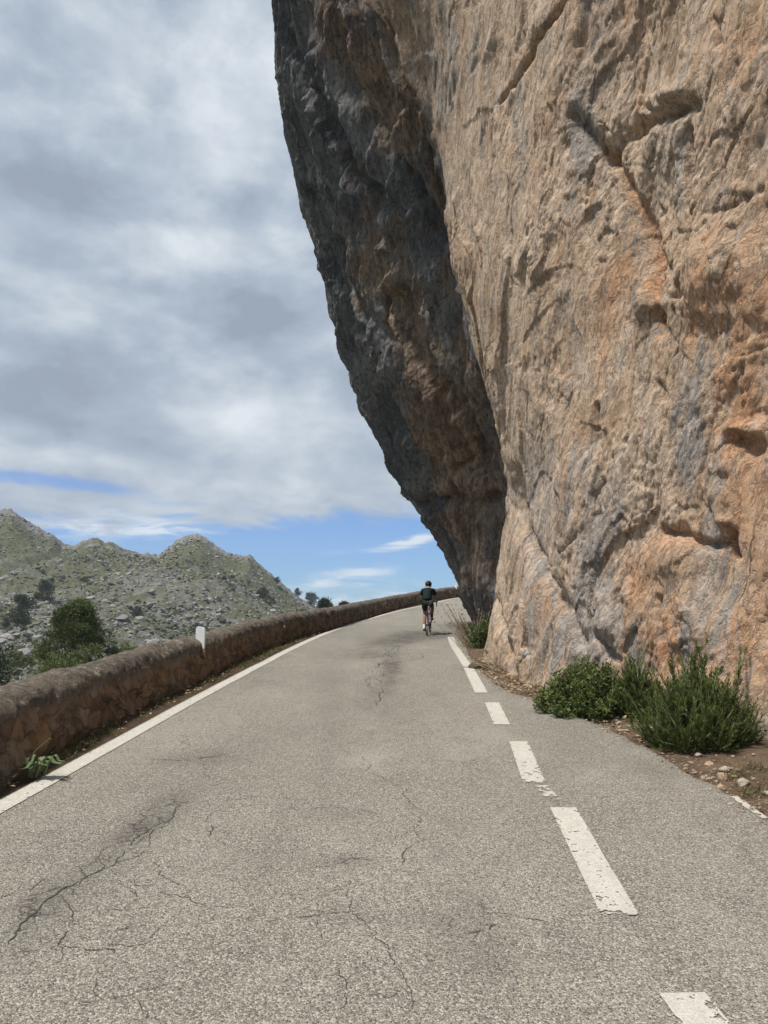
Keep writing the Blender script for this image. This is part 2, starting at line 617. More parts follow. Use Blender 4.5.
def mat_hill():
    t = NT('hillside')
    veg = t.attr('veg')
    n = t.noise(.032, 6, .65)
    m = t.noise(.16, 6, .72)
    f = t.noise(.7, 5, .75)
    rock = t.mix(t.step(f, .35, .65), (.115, .110, .098), (.27, .262, .238))
    rock = t.mix(t.step(m, .42, .3, 0, .6), rock, (.10, .10, .088))
    grass = t.mix(t.step(f, .35, .65), (.074, .082, .044), (.130, .134, .076))
    grass = t.mix(t.step(n, .5, .7, 0, .5), grass, (.15, .138, .085))
    k = t.math('ADD', veg, t.math('MULTIPLY', t.math('SUBTRACT', m, .5), 2.2))
    k = t.math('ADD', k, t.math('MULTIPLY', t.math('SUBTRACT', f, .5), 1.5))
    k = t.math('ADD', k, t.math('MULTIPLY', t.math('SUBTRACT', n, .5), 1.2))
    col = t.mix(t.step(k, .3, .62), rock, grass)
    hh = t.math('ADD', t.math('MULTIPLY', m, 2.0), f)
    return t.done(col, .97, t.bump(hh, .8, 1.2), .1)


M = dict(
    rock=mat_rock(), asphalt=mat_asphalt(), paint=mat_paint(), wall=mat_wall(), soil=mat_soil(), soil_shade=mat_soil('shaded_soil', .6), hill=mat_hill(),
    crack=plain('crack_tar', (.068, .062, .055), .95, .1),
    white=plain('white_enamel', (.72, .72, .69), .5, .4, .06),
    pine=foliage('pine_needles', (.045, .062, .020), (.078, .104, .034), (.14, .165, .06)),
    oak=foliage('evergreen_leaves', (.026, .036, .020), (.042, .056, .028), (.062, .078, .038), .15),
    light=foliage('pale_shrub_leaves', (.07, .095, .035), (.11, .14, .05), (.17, .19, .075)),
    bushA=foliage('leafy_bush_leaves', (.048, .068, .020), (.092, .125, .036), (.17, .205, .07)),
    bushB=foliage('needle_bush_leaves', (.042, .060, .016), (.082, .108, .028), (.15, .185, .05)),
    dry=foliage('dry_stalks', (.24, .19, .12), (.34, .28, .19), (.42, .36, .26), .1),
    litter=foliage('dead_leaves', (.20, .12, .06), (.36, .25, .14), (.52, .42, .28), .1),
    grit=foliage('grit_stone', (.13, .09, .06), (.23, .165, .11), (.40, .33, .245), 0.),
    agave=foliage('limp_leaves', (.09, .13, .065), (.14, .19, .09), (.24, .28, .13), .2),
    grass=foliage('verge_grass', (.05, .065, .02), (.10, .10, .035), (.20, .165, .07), .2),
    bark=plain('bark', (.095, .07, .05), .95, .1, .3),
    twig=plain('green_stem', (.13, .15, .07), .8, .2, .3),
    pale=plain('pale_stone', (.33, .285, .215), .9, .2, .15),
    red=plain('reddish_stone', (.36, .25, .17), .9, .2, .2),
    shrubfar=foliage('far_scrub', (.046, .052, .030), (.070, .076, .040), (.10, .104, .055), .0),
    rockfar=plain('far_limestone', (.235, .225, .205), .95, .1, .4),
    rubber=plain('rubber', (.018, .018, .018), .7, .3),
    metal=plain('brushed_metal', (.42, .42, .43), .35, .5, .1, .9),
    frame=plain('pink_enamel', (.36, .20, .25), .35, .5, .05),
    black=plain('black_plastic', (.022, .022, .024), .5, .4),
    jersey=plain('green_jersey', (.003, .014, .013), .8, .2, .2),
    shorts=plain('black_lycra', (.010, .010, .011), .7, .3),
    skin=plain('skin', (.30, .17, .115), .6, .3, .08),
    sock=plain('white_sock', (.75, .74, .72), .85, .2, .05),
    hair=plain('dark_hair', (.03, .022, .016), .8, .2),
)

# ================================================================== lines measured along the road
def catmull(P, n):
    P = np.asarray(P, float)
    d = np.concatenate([[0], np.cumsum(np.linalg.norm(np.diff(P, axis=0), axis=1) ** .5)])
    t = np.linspace(0, d[-1], n)
    out = np.zeros((n, P.shape[1]))
    mm = np.gradient(P, d, axis=0)
    k = np.clip(np.searchsorted(d, t, 'right') - 1, 0, len(P) - 2)
    h = d[k + 1] - d[k]
    s = ((t - d[k]) / h)[:, None]
    h = h[:, None]
    return ((2 * s**3 - 3 * s**2 + 1) * P[k] + (s**3 - 2 * s**2 + s) * h * mm[k]
            + (-2 * s**3 + 3 * s**2) * P[k + 1] + (s**3 - s**2) * h * mm[k + 1])


def arc_resample(P, step):
    d = np.concatenate([[0], np.cumsum(np.linalg.norm(np.diff(P, axis=0), axis=1))])
    n = max(2, int(d[-1] / step))
    t = np.linspace(0, d[-1], n)
    return np.stack([np.interp(t, d, P[:, i]) for i in range(P.shape[1])], 1)


line_px = [(0, 808), (100, 752), (230, 681), (316, 637.5), (359, 622), (396, 611.5), (430, 604), (462, 597.5)]
L_ctrl = np.array([ground(*p)[:2] for p in line_px])
d0 = (L_ctrl[1] - L_ctrl[0]) / (L_ctrl[1][1] - L_ctrl[0][1])
pre = [L_ctrl[0] + d0 * (yy - L_ctrl[0][1]) for yy in (-16, -9, -3)]
LL = np.array(pre + list(L_ctrl) + [L_ctrl[-1] + (4.5, 3.2), L_ctrl[-1] + (13, 6.0)])
LINE = arc_resample(catmull(LL, 1500), .08)


def offset(path, d):
    """positive d = to the left of travel"""
    T = np.gradient(path, axis=0)
    T /= np.linalg.norm(T, axis=1)[:, None]
    return path + d * np.stack([-T[:, 1], T[:, 0]], 1)


R_px = [(768, 816), (700, 777), (640, 742), (590, 720), (540, 701), (508, 689.5), (492, 679), (478, 666), (468, 651), (462.5, 642)]
R_ctrl = [ground(*p)[:2] for p in R_px]
RR = np.array([(2.9, -16), (2.85, -9), (2.75, -2)] + R_ctrl + [(2.35, 24), (2.9, 27), (4.1, 31), (6.2, 34.3), (11, 38), (20, 41.5)])
RIGHT = arc_resample(catmull(RR, 1500), .08)

# ------------------------------------------------------------------ road
def to_grid(path, n):
    d = np.concatenate([[0], np.cumsum(np.linalg.norm(np.diff(path, axis=0), axis=1))])
    t = np.linspace(0, d[-1], n)
    return np.stack([np.interp(t, d, path[:, i]) for i in range(2)], 1)


ROADL = offset(LINE, .17)
nU, nV = 820, 90
# match both edges by y on the straight, by arc length in the bend
def by_y(path, ys):
    k = np.argmax(path[:, 1] > 27) if (path[:, 1] > 27).any() else len(path)
    return k


kl, kr = by_y(ROADL, 0), by_y(RIGHT, 0)
A1, B1 = to_grid(ROADL[:kl], 560), to_grid(RIGHT[:kr], 560)
A2, B2 = to_grid(ROADL[kl:], 260), to_grid(RIGHT[kr:], 260)
EA, EB = np.concatenate([A1, A2]), np.concatenate([B1, B2])
wob = fbm(np.stack([EB[:, 0] * 2.2, EB[:, 1] * 2.2, np.zeros(nU)], 1), 5, .62) * .15
dirn = (EB - EA) / np.linalg.norm(EB - EA, axis=1)[:, None]
EB = EB + dirn * wob[:, None]
s = np.linspace(0, 1, nV)
XY = EA[:, None, :] * (1 - s)[None, :, None] + EB[:, None, :] * s[None, :, None]
Z = rz(XY[..., 1]) + .012 * fbm(np.stack([XY[..., 0] * .8, XY[..., 1] * .5, XY[..., 0] * 0], -1), 3)
Z[:, 0] -= .06; Z[:, -1] -= .05
RV = np.concatenate([XY, Z[..., None]], -1)


def road_z(x, y):
    return rz(y) + .012 * fbm(np.stack([np.asarray(x) * .8, np.asarray(y) * .5, np.asarray(x) * 0], -1), 3)


pxx, pyy = project(RV)


def blobs(px, py, L):
    o = np.zeros_like(px)
    for (cx, cy, sx, sy, ang, a) in L:
        c, s_ = math.cos(math.radians(ang)), math.sin(math.radians(ang))
        dx, dy = px - cx, py - cy
        u, v = (dx * c + dy * s_) / sx, (-dx * s_ + dy * c) / sy
        o += a * np.exp(-(u * u + v * v))
    return o


patch = blobs(pxx, pyy, [(150, 822, 45, 14, -35, .9), (60, 895, 60, 18, -32, .7), (200, 758, 45, 7, -5, .5), (20, 950, 40, 14, -30, .5),
                         (400, 640, 35, 5, -8, .9), (392, 668, 10, 16, 0, .8), (380, 690, 14, 10, 0, .5), (430, 634, 40, 4, 0, .8),
                         (365, 655, 20, 5, 0, .5), (330, 813, 40, 8, 0, .3), (340, 862, 40, 8, 0, .35), (360, 915, 50, 10, 5, .3), (470, 940, 60, 34, 30, .45), (330, 700, 20, 60, 0, .25), (250, 850, 60, 20, -20, .2), (560, 760, 20, 40, 30, .2),
                         (470, 900, 25, 12, 40, .25), (640, 765, 40, 10, 15, .3)])
patch[RV[..., 1] < 1.5] = .1

# crack strips, part of the road sheet (second material)
def jag(P, n=4, amp=.17):
    P = [np.array(p) for p in P]
    for _ in range(n):
        Q = [P[0]]
        for a, b in zip(P[:-1], P[1:]):
            m = (a + b) / 2
            d = b - a
            m = m + np.array([-d[1], d[0]]) * rng.normal() * amp * .6
            Q += [m, b]
        P = Q
    return np.array(P)


crack_px = [
    ([(8, 945), (42, 905), (80, 880), (112, 866), (140, 835), (172, 800)], .010),
    ([(60, 895), (70, 930), (50, 950)], .006), ([(0, 900), (30, 890), (62, 872)], .006),
    ([(95, 872), (102, 850), (130, 840)], .006), ([(112, 866), (150, 850), (165, 822)], .006),
    ([(150, 760), (190, 761), (226, 754)], .008), ([(186, 761), (205, 772), (212, 780)], .005),
    ([(296, 917), (330, 914), (352, 912), (368, 928), (385, 945), (392, 968)], .007),
    ([(350, 912), (346, 894), (350, 880)], .005), ([(316, 920), (322, 940)], .004),
    ([(404, 866), (414, 830), (410, 800), (390, 780), (366, 772), (362, 756)], .007),
    ([(390, 780), (398, 768)], .004), ([(414, 830), (396, 838)], .004),
    ([(306, 868), (332, 866), (352, 858), (372, 860)], .006), ([(310, 810), (345, 808), (382, 815)], .006),
    ([(340, 1010), (346, 985), (338, 970)], .005), ([(392, 968), (410, 990), (404, 1016)], .005),
    ([(372, 690), (384, 672), (388, 652), (398, 640)], .014), ([(398, 660), (392, 645), (405, 630)], .012),
    ([(350, 655), (380, 645), (420, 637)], .014), ([(376, 705), (382, 688), (378, 668), (388, 648)], .016), ([(395, 684), (388, 668), (396, 650)], .014), ([(362, 668), (384, 662), (402, 655)], .014), ([(380, 636), (404, 632), (436, 628)], .016), ([(405, 645), (425, 640), (446, 637)], .014), ([(345, 718), (366, 720)], .006), ([(350, 742), (380, 738)], .006),
    ([(0, 935), (25, 930), (42, 905)], .006), ([(380, 1000), (420, 985), (450, 992)], .003),
]
more_cracks = []
for _ in range(24):                         # short hairline cracks
    c_ = np.array([rng.uniform(60, 560), rng.uniform(700, 1010)])
    if c_[0] < 90 and c_[1] < 830: continue
    d_ = np.array([rng.normal() * 26, rng.normal() * 7])
    more_cracks.append(([c_ - d_, c_ + rng.normal(size=2) * 4, c_ + d_], .004 + .003 * rng.random()))
cV, cQ, n0 = [], [], nU * nV
for pts, wd in crack_px + more_cracks:
    wd = wd * 1.0
    G = np.array([ground(*p)[:2] for p in pts])
    J = jag(G, 4)
    lines = [(J, wd)]
    for _ in range(1):
        i = rng.integers(4, len(J) - 4)
        dv = rng.normal(size=2) * .10
        br = jag([J[i], J[i] + dv, J[i] + dv * 2 + rng.normal(size=2) * .06], 3)
        lines.append((br, wd * .55))
    pieces = []
    for P, w0 in lines:                      # a crack opens and closes along its length
        i = 0
        while i < len(P) - 4:
            L_ = int(rng.integers(7, 18))
            pieces.append((P[i:i + L_ + 1], w0 * (.5 + .6 * rng.random())))
            i += L_ + int(rng.integers(0, 4))
    for P, w0 in pieces:
        if len(P) < 4: continue
        T = np.gradient(P, axis=0); T /= np.linalg.norm(T, axis=1)[:, None] + 1e-9
        N = np.stack([-T[:, 1], T[:, 0]], 1)
        w = w0 * (.35 + .9 * np.abs(np.sin(np.arange(len(P)) * 1.7 + rng.random() * 6))) * np.sin(np.linspace(.15, np.pi - .1, len(P))) ** .5 / 2
        for sg in (-1, 1):
            pass
        A_, B_ = P + N * w[:, None], P - N * w[:, None]
        for q in (A_, B_):
            pass
        V2 = np.stack([A_, B_], 1).reshape(-1, 2)
        z2 = road_z(V2[:, 0], V2[:, 1]) + .0035
        b = n0 + sum(len(x) for x in cV)
        cV.append(np.concatenate([V2, z2[:, None]], 1))
        i = np.arange(len(P) - 1) * 2 + b
        cQ.append(np.stack([i, i + 1, i + 3, i + 2], 1))
cV, cQ = np.concatenate(cV), np.concatenate(cQ)
gf = grid_faces(nU, nV)[:, ::-1]
road = new_mesh('road', np.concatenate([RV.reshape(-1, 3), cV]), np.concatenate([gf, cQ]), smooth_shade=True,
                attrs={'patch': np.concatenate([patch.ravel(), np.zeros(len(cV))])},
                mats=[M['asphalt'], M['crack']], mat_idx=np.concatenate([np.zeros(len(gf)), np.ones(len(cQ))]))
tag(road, kind='structure')


# ------------------------------------------------------------------ painted lines
def strip(name, path, width, wear=.0, wear_end=None, dz=.006, ends=0.):
    P = arc_resample(np.asarray(path, float), .05)
    cols = np.linspace(-.5, .5, 5)
    V = []
    we = []
    for c in cols:
        q = offset(P, -c * width)
        V.append(np.concatenate([q, (road_z(q[:, 0], q[:, 1]) + dz)[:, None]], 1))
        w = np.full(len(P), wear) + (.12 if abs(c) > .45 else 0)
        if ends:
            tt = np.arange(len(P)) * .05
            w = w + ends * np.exp(-tt / .12)
        we.append(w)
    V = np.array(V)
    o = new_mesh(name, V.reshape(-1, 3), grid_faces(len(cols), len(P)), M['paint'], attrs={'wear': np.concatenate(we)})
    return tag(o, kind='structure')


strip('edge_line', LINE[5:], .17, .12)
cl = {995: 682, 916: 620, 808: 563, 783: 534.5, 742: 518.5, 725: 502, 703: 492, 693: 481.5, 668: 468.5, 655: 460, 645: 453.5, 637: 450.5}
G = {k: ground(v, k)[:2] for k, v in cl.items()}
strip('centre_line', [G[995] - (G[995] - G[916]) * -1.1 * np.array([1, 1]), G[995]][::1], .18, .17, ends=.0)
strip('centre_line', [G[916], G[808]], .18, .17, ends=.35)
strip('centre_line', [G[783], G[742]], .18, .17, ends=.2)
strip('centre_line', [G[725], G[703]], .18, .08)
strip('centre_line', [G[693], G[668]], .18, .06)
strip('centre_line', catmull([G[668] + (G[668] - G[693]) * .05, G[655], G[645], G[637]], 40), .17, .06)
strip('centre_line', [ground(551, 797)[:2], ground(541, 786)[:2]], .10, .40)
strip('edge_line', [ground(766, 819)[:2], ground(752, 810)[:2], ground(734, 797)[:2]], .055, .34)

# ================================================================== cliff
EXT = 27.0
cols = []          # each: list of (x,y,z)


def col_px(L):
    return np.array([at_depth(*p) for p in L])


arete = col_px([(a_ + float(np.interp(b_, [440, 500, 560, 610, 668], [4, 4, 0, -4, -6])), b_, c_) for (a_, b_, c_) in [(490, 668, 15.6), (493, 650, 15.5), (497, 610, 15.3), (502, 560, 15.0), (508, 500, 14.8), (503, 450, 14.6), (485, 390, 14.4), (468, 330, 14.2),
                (449, 260, 14.0), (441, 190, 13.8), (435, 135, 13.6), (429, 90, 13.4), (420, 50, 13.2), (398, 0, 13.0), (372, -60, 12.9), (330, -200, 12.6)]])
silh = col_px([(a_ + float(np.interp(b_, [0, 80, 280, 320, 375, 425, 545, 575, 620], [5, 3, 2, -3, 0, 4, 3, -1, -2])), b_, c_) for (a_, b_, c_) in [(484, 622, 27), (470, 604, 26.6), (457, 575, 26), (441, 545, 25.5), (413, 505, 25), (391, 470, 24.5), (367, 425, 24), (348, 375, 23.2),
               (335, 320, 22.5), (324, 280, 22), (310, 235, 21.5), (296, 190, 21), (283, 140, 20.3), (278, 80, 19.5), (272, 0, 18.5), (266, -80, 17.6), (250, -250, 16.5)]])
m3 = col_px([(512, 675, 12.8), (522, 600, 12.6), (530, 500, 12.4), (512, 400, 12.1), (496, 300, 11.9), (488, 200, 11.7), (486, 100, 11.5), (482, 0, 11.3), (470, -150, 11.1)])
m2 = col_px([(560, 690, 10.7), (568, 560, 10.6), (575, 450, 10.5), (566, 330, 10.35), (560, 200, 10.2), (556, 100, 10.1), (552, 0, 10.0), (545, -150, 9.8)])
m1 = col_px([(640, 705, 9.2), (645, 560, 9.15), (648, 420, 9.1), (645, 300, 9.0), (640, 200, 9.05), (640, 100, 9.0), (640, 0, 8.8), (640, -200, 8.5)])
m0 = col_px([(752, 735, 7.6), (752, 600, 7.6), (750, 450, 7.5), (752, 300, 7.35), (752, 150, 7.3), (752, 0, 7.1), (752, -250, 6.8)])
r1 = np.array([(4.75, 5.6, 0), (4.7, 5.5, 6), (4.4, 5.2, 14)])
r2 = np.array([(6.0, 3.6, 0), (5.9, 3.4, 6), (5.6, 3.2, 14)])
r3 = np.array([(9.5, 1.5, 0), (9.5, 1.5, 14)])
r4 = np.array([(18, 0.5, 0), (18, 0.5, 14)])


def interp_col(C, z):
    C = C[np.argsort(C[:, 2])]
    out = []
    for i in (0, 1):
        v = np.interp(z, C[:, 2], C[:, i])
        lo = (C[1] - C[0]); hi = (C[-1] - C[-2])
        v = np.where(z < C[0, 2], C[0, i], v)
        v = np.where(z > C[-1, 2], C[-1, i] + np.clip(hi[i] / hi[2], -.2, .2) * (z - C[-1, 2]), v)
        out.append(v)
    return np.stack(out, 1)


zl = np.concatenate([np.arange(-1.2, 9.2, .0225), np.arange(9.2, 19.5, .036), np.linspace(19.5, EXT, 60)])
nz = len(zl)
ker = np.exp(-np.linspace(-2, 2, 31) ** 2); ker /= ker.sum()


def sm(a):
    return np.stack([np.convolve(np.pad(a[:, i], 15, 'edge'), ker, 'valid') for i in range(2)], 1)


C = {k: sm(interp_col(v, zl)) for k, v in dict(a=arete, s=silh, m3=m3, m2=m2, m1=m1, m0=m0, r1=r1, r2=r2, r3=r3, r4=r4).items()}
wgroove = (1 - smooth(9.0, 12.5, zl))[:, None]
deep = np.exp(-((zl - 4.6) / 1.6) ** 2)[:, None]
low = (1 - smooth(1.0, 3.0, zl))[:, None]
B_ = C['a'] + wgroove * np.array([.75, .95]) + (1 - wgroove) * np.array([.05, .9]) + deep * np.array([.5, .5])
D0 = C['a'] * .74 + C['s'] * .26 + wgroove * np.array([.75, .5]) + deep * np.array([.8, .2])
D1 = C['a'] * .45 + C['s'] * .55 + np.array([.35, .1]) + deep * np.array([.3, 0])
D2 = C['a'] * .18 + C['s'] * .82 + np.array([.12, .0])
S1 = C['s'] + np.array([.9, 1.6]); S2 = C['s'] + np.array([3.2, 4.2]); S3 = C['s'] * 0 + np.array([11.5, 34.5]); S4 = np.zeros((nz, 2)) + np.array([26, 36])
AE = C['a'] * .96 + C['m3'] * .04
order = [C['r4'], C['r3'], C['r2'], C['r1'], C['m0'], C['m1'], C['m2'], C['m3'], C['a'], B_, D0, D1, D2, C['s'], S1, S2, S3, S4]
K = np.stack(order, 0)                                   # (nc, nz, 2)
seg_n = [8, 30, 50, 45, 150, 120, 130, 130, 60, 60, 85, 85, 90, 50, 25, 15, 8]
ref = K[:, np.searchsorted(zl, 5.0)]
knot = np.concatenate([[0], np.cumsum(np.linalg.norm(np.diff(ref, axis=0), axis=1) ** .6)])
us, lab = [], []
for i, n in enumerate(seg_n):
    e = (i == len(seg_n) - 1)
    q = np.linspace(0, 1, n + 1)[:(None if e else -1)]
    us.append(knot[i] + q * (knot[i + 1] - knot[i])); lab.append(i + q)
us, lab = np.concatenate(us), np.concatenate(lab)
mm = np.zeros_like(K)
for i in range(len(K)):
    i0, i1 = max(0, i - 1), min(len(K) - 1, i + 1)
    mm[i] = (K[i1] - K[i0]) / (knot[i1] - knot[i0])
iA = 8
mm[iA] *= .5; mm[iA + 1] *= .8
k = np.clip(np.searchsorted(knot, us, 'right') - 1, 0, len(K) - 2)
h = (knot[k + 1] - knot[k])[:, None, None]
sv = ((us - knot[k]) / (knot[k + 1] - knot[k]))[:, None, None]
XYc = ((2 * sv**3 - 3 * sv**2 + 1) * K[k] + (sv**3 - 2 * sv**2 + sv) * h * mm[k]
       + (-2 * sv**3 + 3 * sv**2) * K[k + 1] + (sv**3 - sv**2) * h * mm[k + 1])
nu = len(us)
P = np.concatenate([XYc, np.broadcast_to(zl[None, :, None], (nu, nz, 1))], -1)


def normals(P):
    du = np.gradient(P, axis=0); dv = np.gradient(P, axis=1)
    n = np.cross(du, dv)
    n /= np.linalg.norm(n, axis=-1)[..., None] + 1e-9
    return n


N = normals(P)
if (N[len(us) // 3, :, 0]).mean() > 0: N = -N
# low-frequency normals for the displacement direction
LB = np.broadcast_to(lab[:, None], (nu, nz))
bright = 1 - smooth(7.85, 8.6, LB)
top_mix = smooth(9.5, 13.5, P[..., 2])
darkw = smooth(7.95, 8.5, LB) * (1 - top_mix) + top_mix * smooth(7.9, 10.2, LB)  # whole shaded side of the arete takes the darkened colour
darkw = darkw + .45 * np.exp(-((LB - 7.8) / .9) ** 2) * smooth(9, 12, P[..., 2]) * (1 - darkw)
vis = smooth(2.5, 3.5, LB) * (1 - smooth(14, 15, LB))
qx, qy = project(P)

lowf = fbm(P * np.array([.34, .34, .22]), 3)
disp = .32 * lowf * (.45 + .55 * smooth(.3, 1.5, np.abs(LB - iA)))
SK = np.stack([P[..., 0], P[..., 1] + .36 * P[..., 2], P[..., 2] * .36], -1)      # grain leans with the face
st = SK * np.array([.95, .95, .8])
warp = np.stack([fbm(P * .5 + 3, 2), fbm(P * .5 + 31, 2), fbm(P * .5 + 57, 2)], -1)
rough_zone = smooth(-.25, .35, fbm(P * .45 + 11, 2) + .25 * smooth(6.2, 4.6, LB) - .1)      # scoured and knobbly areas
disp += bright * .13 * ridged(st + warp * .5, 3)
mid = ridged(SK * np.array([1.6, 1.6, 2.6]) + warp * 1.1, 4, .5)
disp += mid * (.020 + .030 * rough_zone) * (1 + .5 * (1 - bright))
WP = warp * .5
disp += (.044 - .014 * (1 - bright)) * facet(SK * np.array([.75, .75, 1.0]) + WP)
disp += (.010 + .014 * rough_zone) * facet(SK * np.array([2.1, 2.1, 2.8]) + WP * 2 + 31)
disp += (.004 + .010 * rough_zone) * facet(SK * np.array([6.2, 6.2, 8.5]) + WP * 5 + 67)
disp += (.010 + .020 * rough_zone) * fbm(SK * np.array([4.0, 4.0, 7.5]) + warp * 1.5, 4, .55)
disp += (.004 + .012 * rough_zone) * ridged(SK * np.array([12, 12, 22]) + warp, 2)
# flakes: shallow steps with sharp lips
fs = SK[..., 1] * .8 + P[..., 0] * .5 + warp[..., 1] * 2.2 + .5 * fbm(SK * 1.2 + 8, 2)
disp += bright * .035 * ((fs - np.floor(fs)) - .5) * smooth(-.15, .3, fbm(P * .6 + 21, 2))
# slabs and strata running with the overhang
sp = np.stack([LB * 5.0 + warp[..., 0] * 1.0, P[..., 2] * .09 + warp[..., 1] * .4, P[..., 2] * 0], -1)
strat = ridged(sp, 4, .55)
strat2 = fbm(np.stack([LB * 3.0 + warp[..., 0] * 1.2, P[..., 2] * .12, P[..., 2] * 0 + 4], -1), 3)
damp = 1 - .8 * np.exp(-((LB - 13) / .30) ** 2)
q1 = LB * 1.25 + .035 * P[..., 2] + warp[..., 0] * .65 + .10 * fbm(P * .9 + 61, 3)
saw = q1 - np.floor(q1)
saw = np.where(saw < .86, saw / .86, (1 - saw) / .14)
q2 = P[..., 2] * .20 + LB * 1.3 + warp[..., 2] * 1.0 + .2 * fbm(P * .8 + 91, 3)
saw2 = q2 - np.floor(q2)
saw2 = np.where(saw2 < .9, saw2 / .9, (1 - saw2) / .1)
disp += (1 - bright) * damp * (.24 * strat + .20 * strat2 + .50 * (saw - .5) + .16 * (saw2 - .5))
disp += (1 - bright) * (.09 * fbm(SK * 1.6 + 40, 4, .55) + .05 * ridged(SK * np.array([3.5, 3.5, 5]) + warp, 4, .55))


jx_ = 5 * fbm(P * 2.6 + 5, 3); jy_ = 5 * fbm(P * 2.6 + 77, 3)


def groove(pts, w, depth, zmask=bright):
    """carve along a line seen on the cliff face; w in pixels of the survey picture"""
    global disp
    best = np.full(qx.shape, 1e9)
    X, Y_ = qx + jx_, qy + jy_
    for (a, b) in zip(pts[:-1], pts[1:]):
        ax, ay, bx, by = *a, *b
        L2 = (bx - ax) ** 2 + (by - ay) ** 2
        t = np.clip(((X - ax) * (bx - ax) + (Y_ - ay) * (by - ay)) / L2, 0, 1)
        best = np.minimum(best, np.hypot(X - ax - t * (bx - ax), Y_ - ay - t * (by - ay)))
    g = np.exp(-(best / w) ** 2) * zmask * vis
    disp -= depth * g
    return g


def dome(cx, cy, rx, ry, amp, ang=0, zmask=bright):
    global disp
    g = blobs(qx + 10 * warp[..., 0] + jx_, qy + 10 * warp[..., 1] + jy_, [(cx, cy, rx, ry, ang, 1.0)]) * zmask * vis
    disp += amp * g
    return g


g1 = groove([(586, -14), (566, 25), (547, 44), (536, 64), (523, 85), (500, 104)], 3.0, .22)
dome(560, 30, 60, 40, .10, -50)
g2 = groove([(584, 118), (600, 146), (616, 166), (629, 196), (641, 231), (652, 262), (660, 285)], 7, .17)
g2 = g2 + groove([(655, 270), (664, 300), (668, 332)], 6, .13)
g3 = groove([(612, 160), (625, 142), (642, 126), (662, 113), (694, 106)], 7, .15)
dome(672, 96, 20, 9, .12, -20)
for q_ in range(9):
    dome(632 + 7 * q_ + rng.normal() * 3, 122 - 2.5 * q_ + rng.normal() * 5, 5, 4, .07 * rng.normal())
groove([(690, 130), (691, 210), (696, 268), (688, 300)], 3.5, .14)
dome(656, 200, 30, 60, -.16)
dome(735, 275, 45, 40, .28, -30); dome(652, 300, 9, 25, .14)
groove([(715, 215), (742, 205), (770, 190)], 4, .05)
groove([(640, 235), (690, 290), (700, 300)], 4, .04)
for (cx, cy, r, dp) in [(741, 441, 7, .20), (756, 446, 9, .22), (737, 532, 6, .22), (731, 476, 6, .14), (668, 316, 8, .2), (605, 208, 5, .14),
                        (610, 262, 4, .10), (592, 180, 4, .1), (632, 515, 5, .12), (636, 590, 5, .12), (700, 420, 8, .1), (680, 110, 9, .22),
                        (652, 10, 5, .1), (690, 60, 5, .1), (725, 330, 9, .16), (760, 330, 7, .12), (550, 280, 5, .08), (575, 150, 6, .1)]:
    big_ = dp > .17
    dome(cx, cy, r, r * 1.1, -dp * (.7 if big_ else .3))
    dome(cx, cy - r * 1.7, r * 1.5, r * .9, dp * (.45 if big_ else .15))
groove([(668, 530), (690, 536), (716, 547), (735, 540)], 5, .14)
dome(670, 560, 40, 20, .14)
groove([(604, 405), (606, 445), (611, 470)], 3, .10); groove([(612, 482), (604, 495), (607, 515)], 3, .12)
groove([(668, 600), (669, 625), (673, 650), (678, 665)], 3.5, .18)
groove([(737, 536), (741, 556)], 3, .14)
g4 = groove([(524, 470), (529, 530), (545, 560), (562, 600), (582, 640)], 7, .20)
groove([(497, 600), (508, 630), (522, 680)], 5, .12)
dome(540, 600, 30, 60, .08)
dome(612, 628, 9, 14, .20); dome(631, 592, 7, 9, .14); groove([(600, 640), (620, 660)], 5, .12)
groove([(670, 385), (672, 400)], 3, .08); groove([(720, 20), (728, 70), (735, 110)], 4, .07)
groove([(600, 10), (590, 50)], 4, .08)
dome(690, 620, 60, 30, .12); dome(730, 500, 20, 60, .1); dome(660, 440, 30, 40, .10)
# seams in the shaded overhang
dk = 1 - bright
groove([(352, 60), (390, 130), (420, 190), (440, 235)], 8, .35, dk)
groove([(316, 190), (335, 250), (352, 300), (375, 360), (400, 420), (440, 500), (470, 560)], 5, .30, dk)
groove([(410, 290), (440, 350), (470, 400), (495, 450)], 6, .35, dk)
groove([(425, 330), (450, 380), (480, 440)], 4, .30, dk)
gs1 = groove([(300, 40), (318, 85), (335, 118), (352, 150), (372, 180), (390, 205)], 6, .45, dk)
gs2 = groove([(352, 150), (362, 165), (385, 192)], 6, .5, dk)
groove([(342, 240), (360, 285), (378, 315), (396, 340)], 4, .25, dk)
groove([(395, 300), (420, 345), (450, 385), (478, 420)], 10, .5, dk)
groove([(370, 330), (390, 380), (410, 430), (440, 480)], 6, .3, dk)
groove([(430, 500), (470, 500), (498, 497)], 6, .35, dk)
groove([(440, 455), (455, 470), (470, 460)], 4, .25, dk)
dome(450, 360, 30, 40, .2, 50, dk)
zs_ = np.ones(121) / 121.
bias = np.stack([np.convolve(np.pad(r_, 60, 'edge'), zs_, 'valid') for r_ in disp[(LB[:, 0] > 7.3) & (LB[:, 0] < 13.9)]])
sel = (LB[:, 0] > 7.3) & (LB[:, 0] < 13.9)
wgt = np.maximum(np.exp(-((LB[sel] - 8) / .6) ** 2), np.exp(-((LB[sel] - 13) / .7) ** 2))
disp[sel] -= bias * wgt * .9
P2 = P + N * disp[..., None]
# second pass: sharper erosion along the new normals
N2 = normals(P2)
if (N2[len(us) // 3, :, 0]).mean() > 0: N2 = -N2
d2 = (.006 + .010 * rough_zone) * ridged(P2 * 6.1, 3) + .007 * fbm(P2 * 24, 2)
P2 = P2 + N2 * d2[..., None]
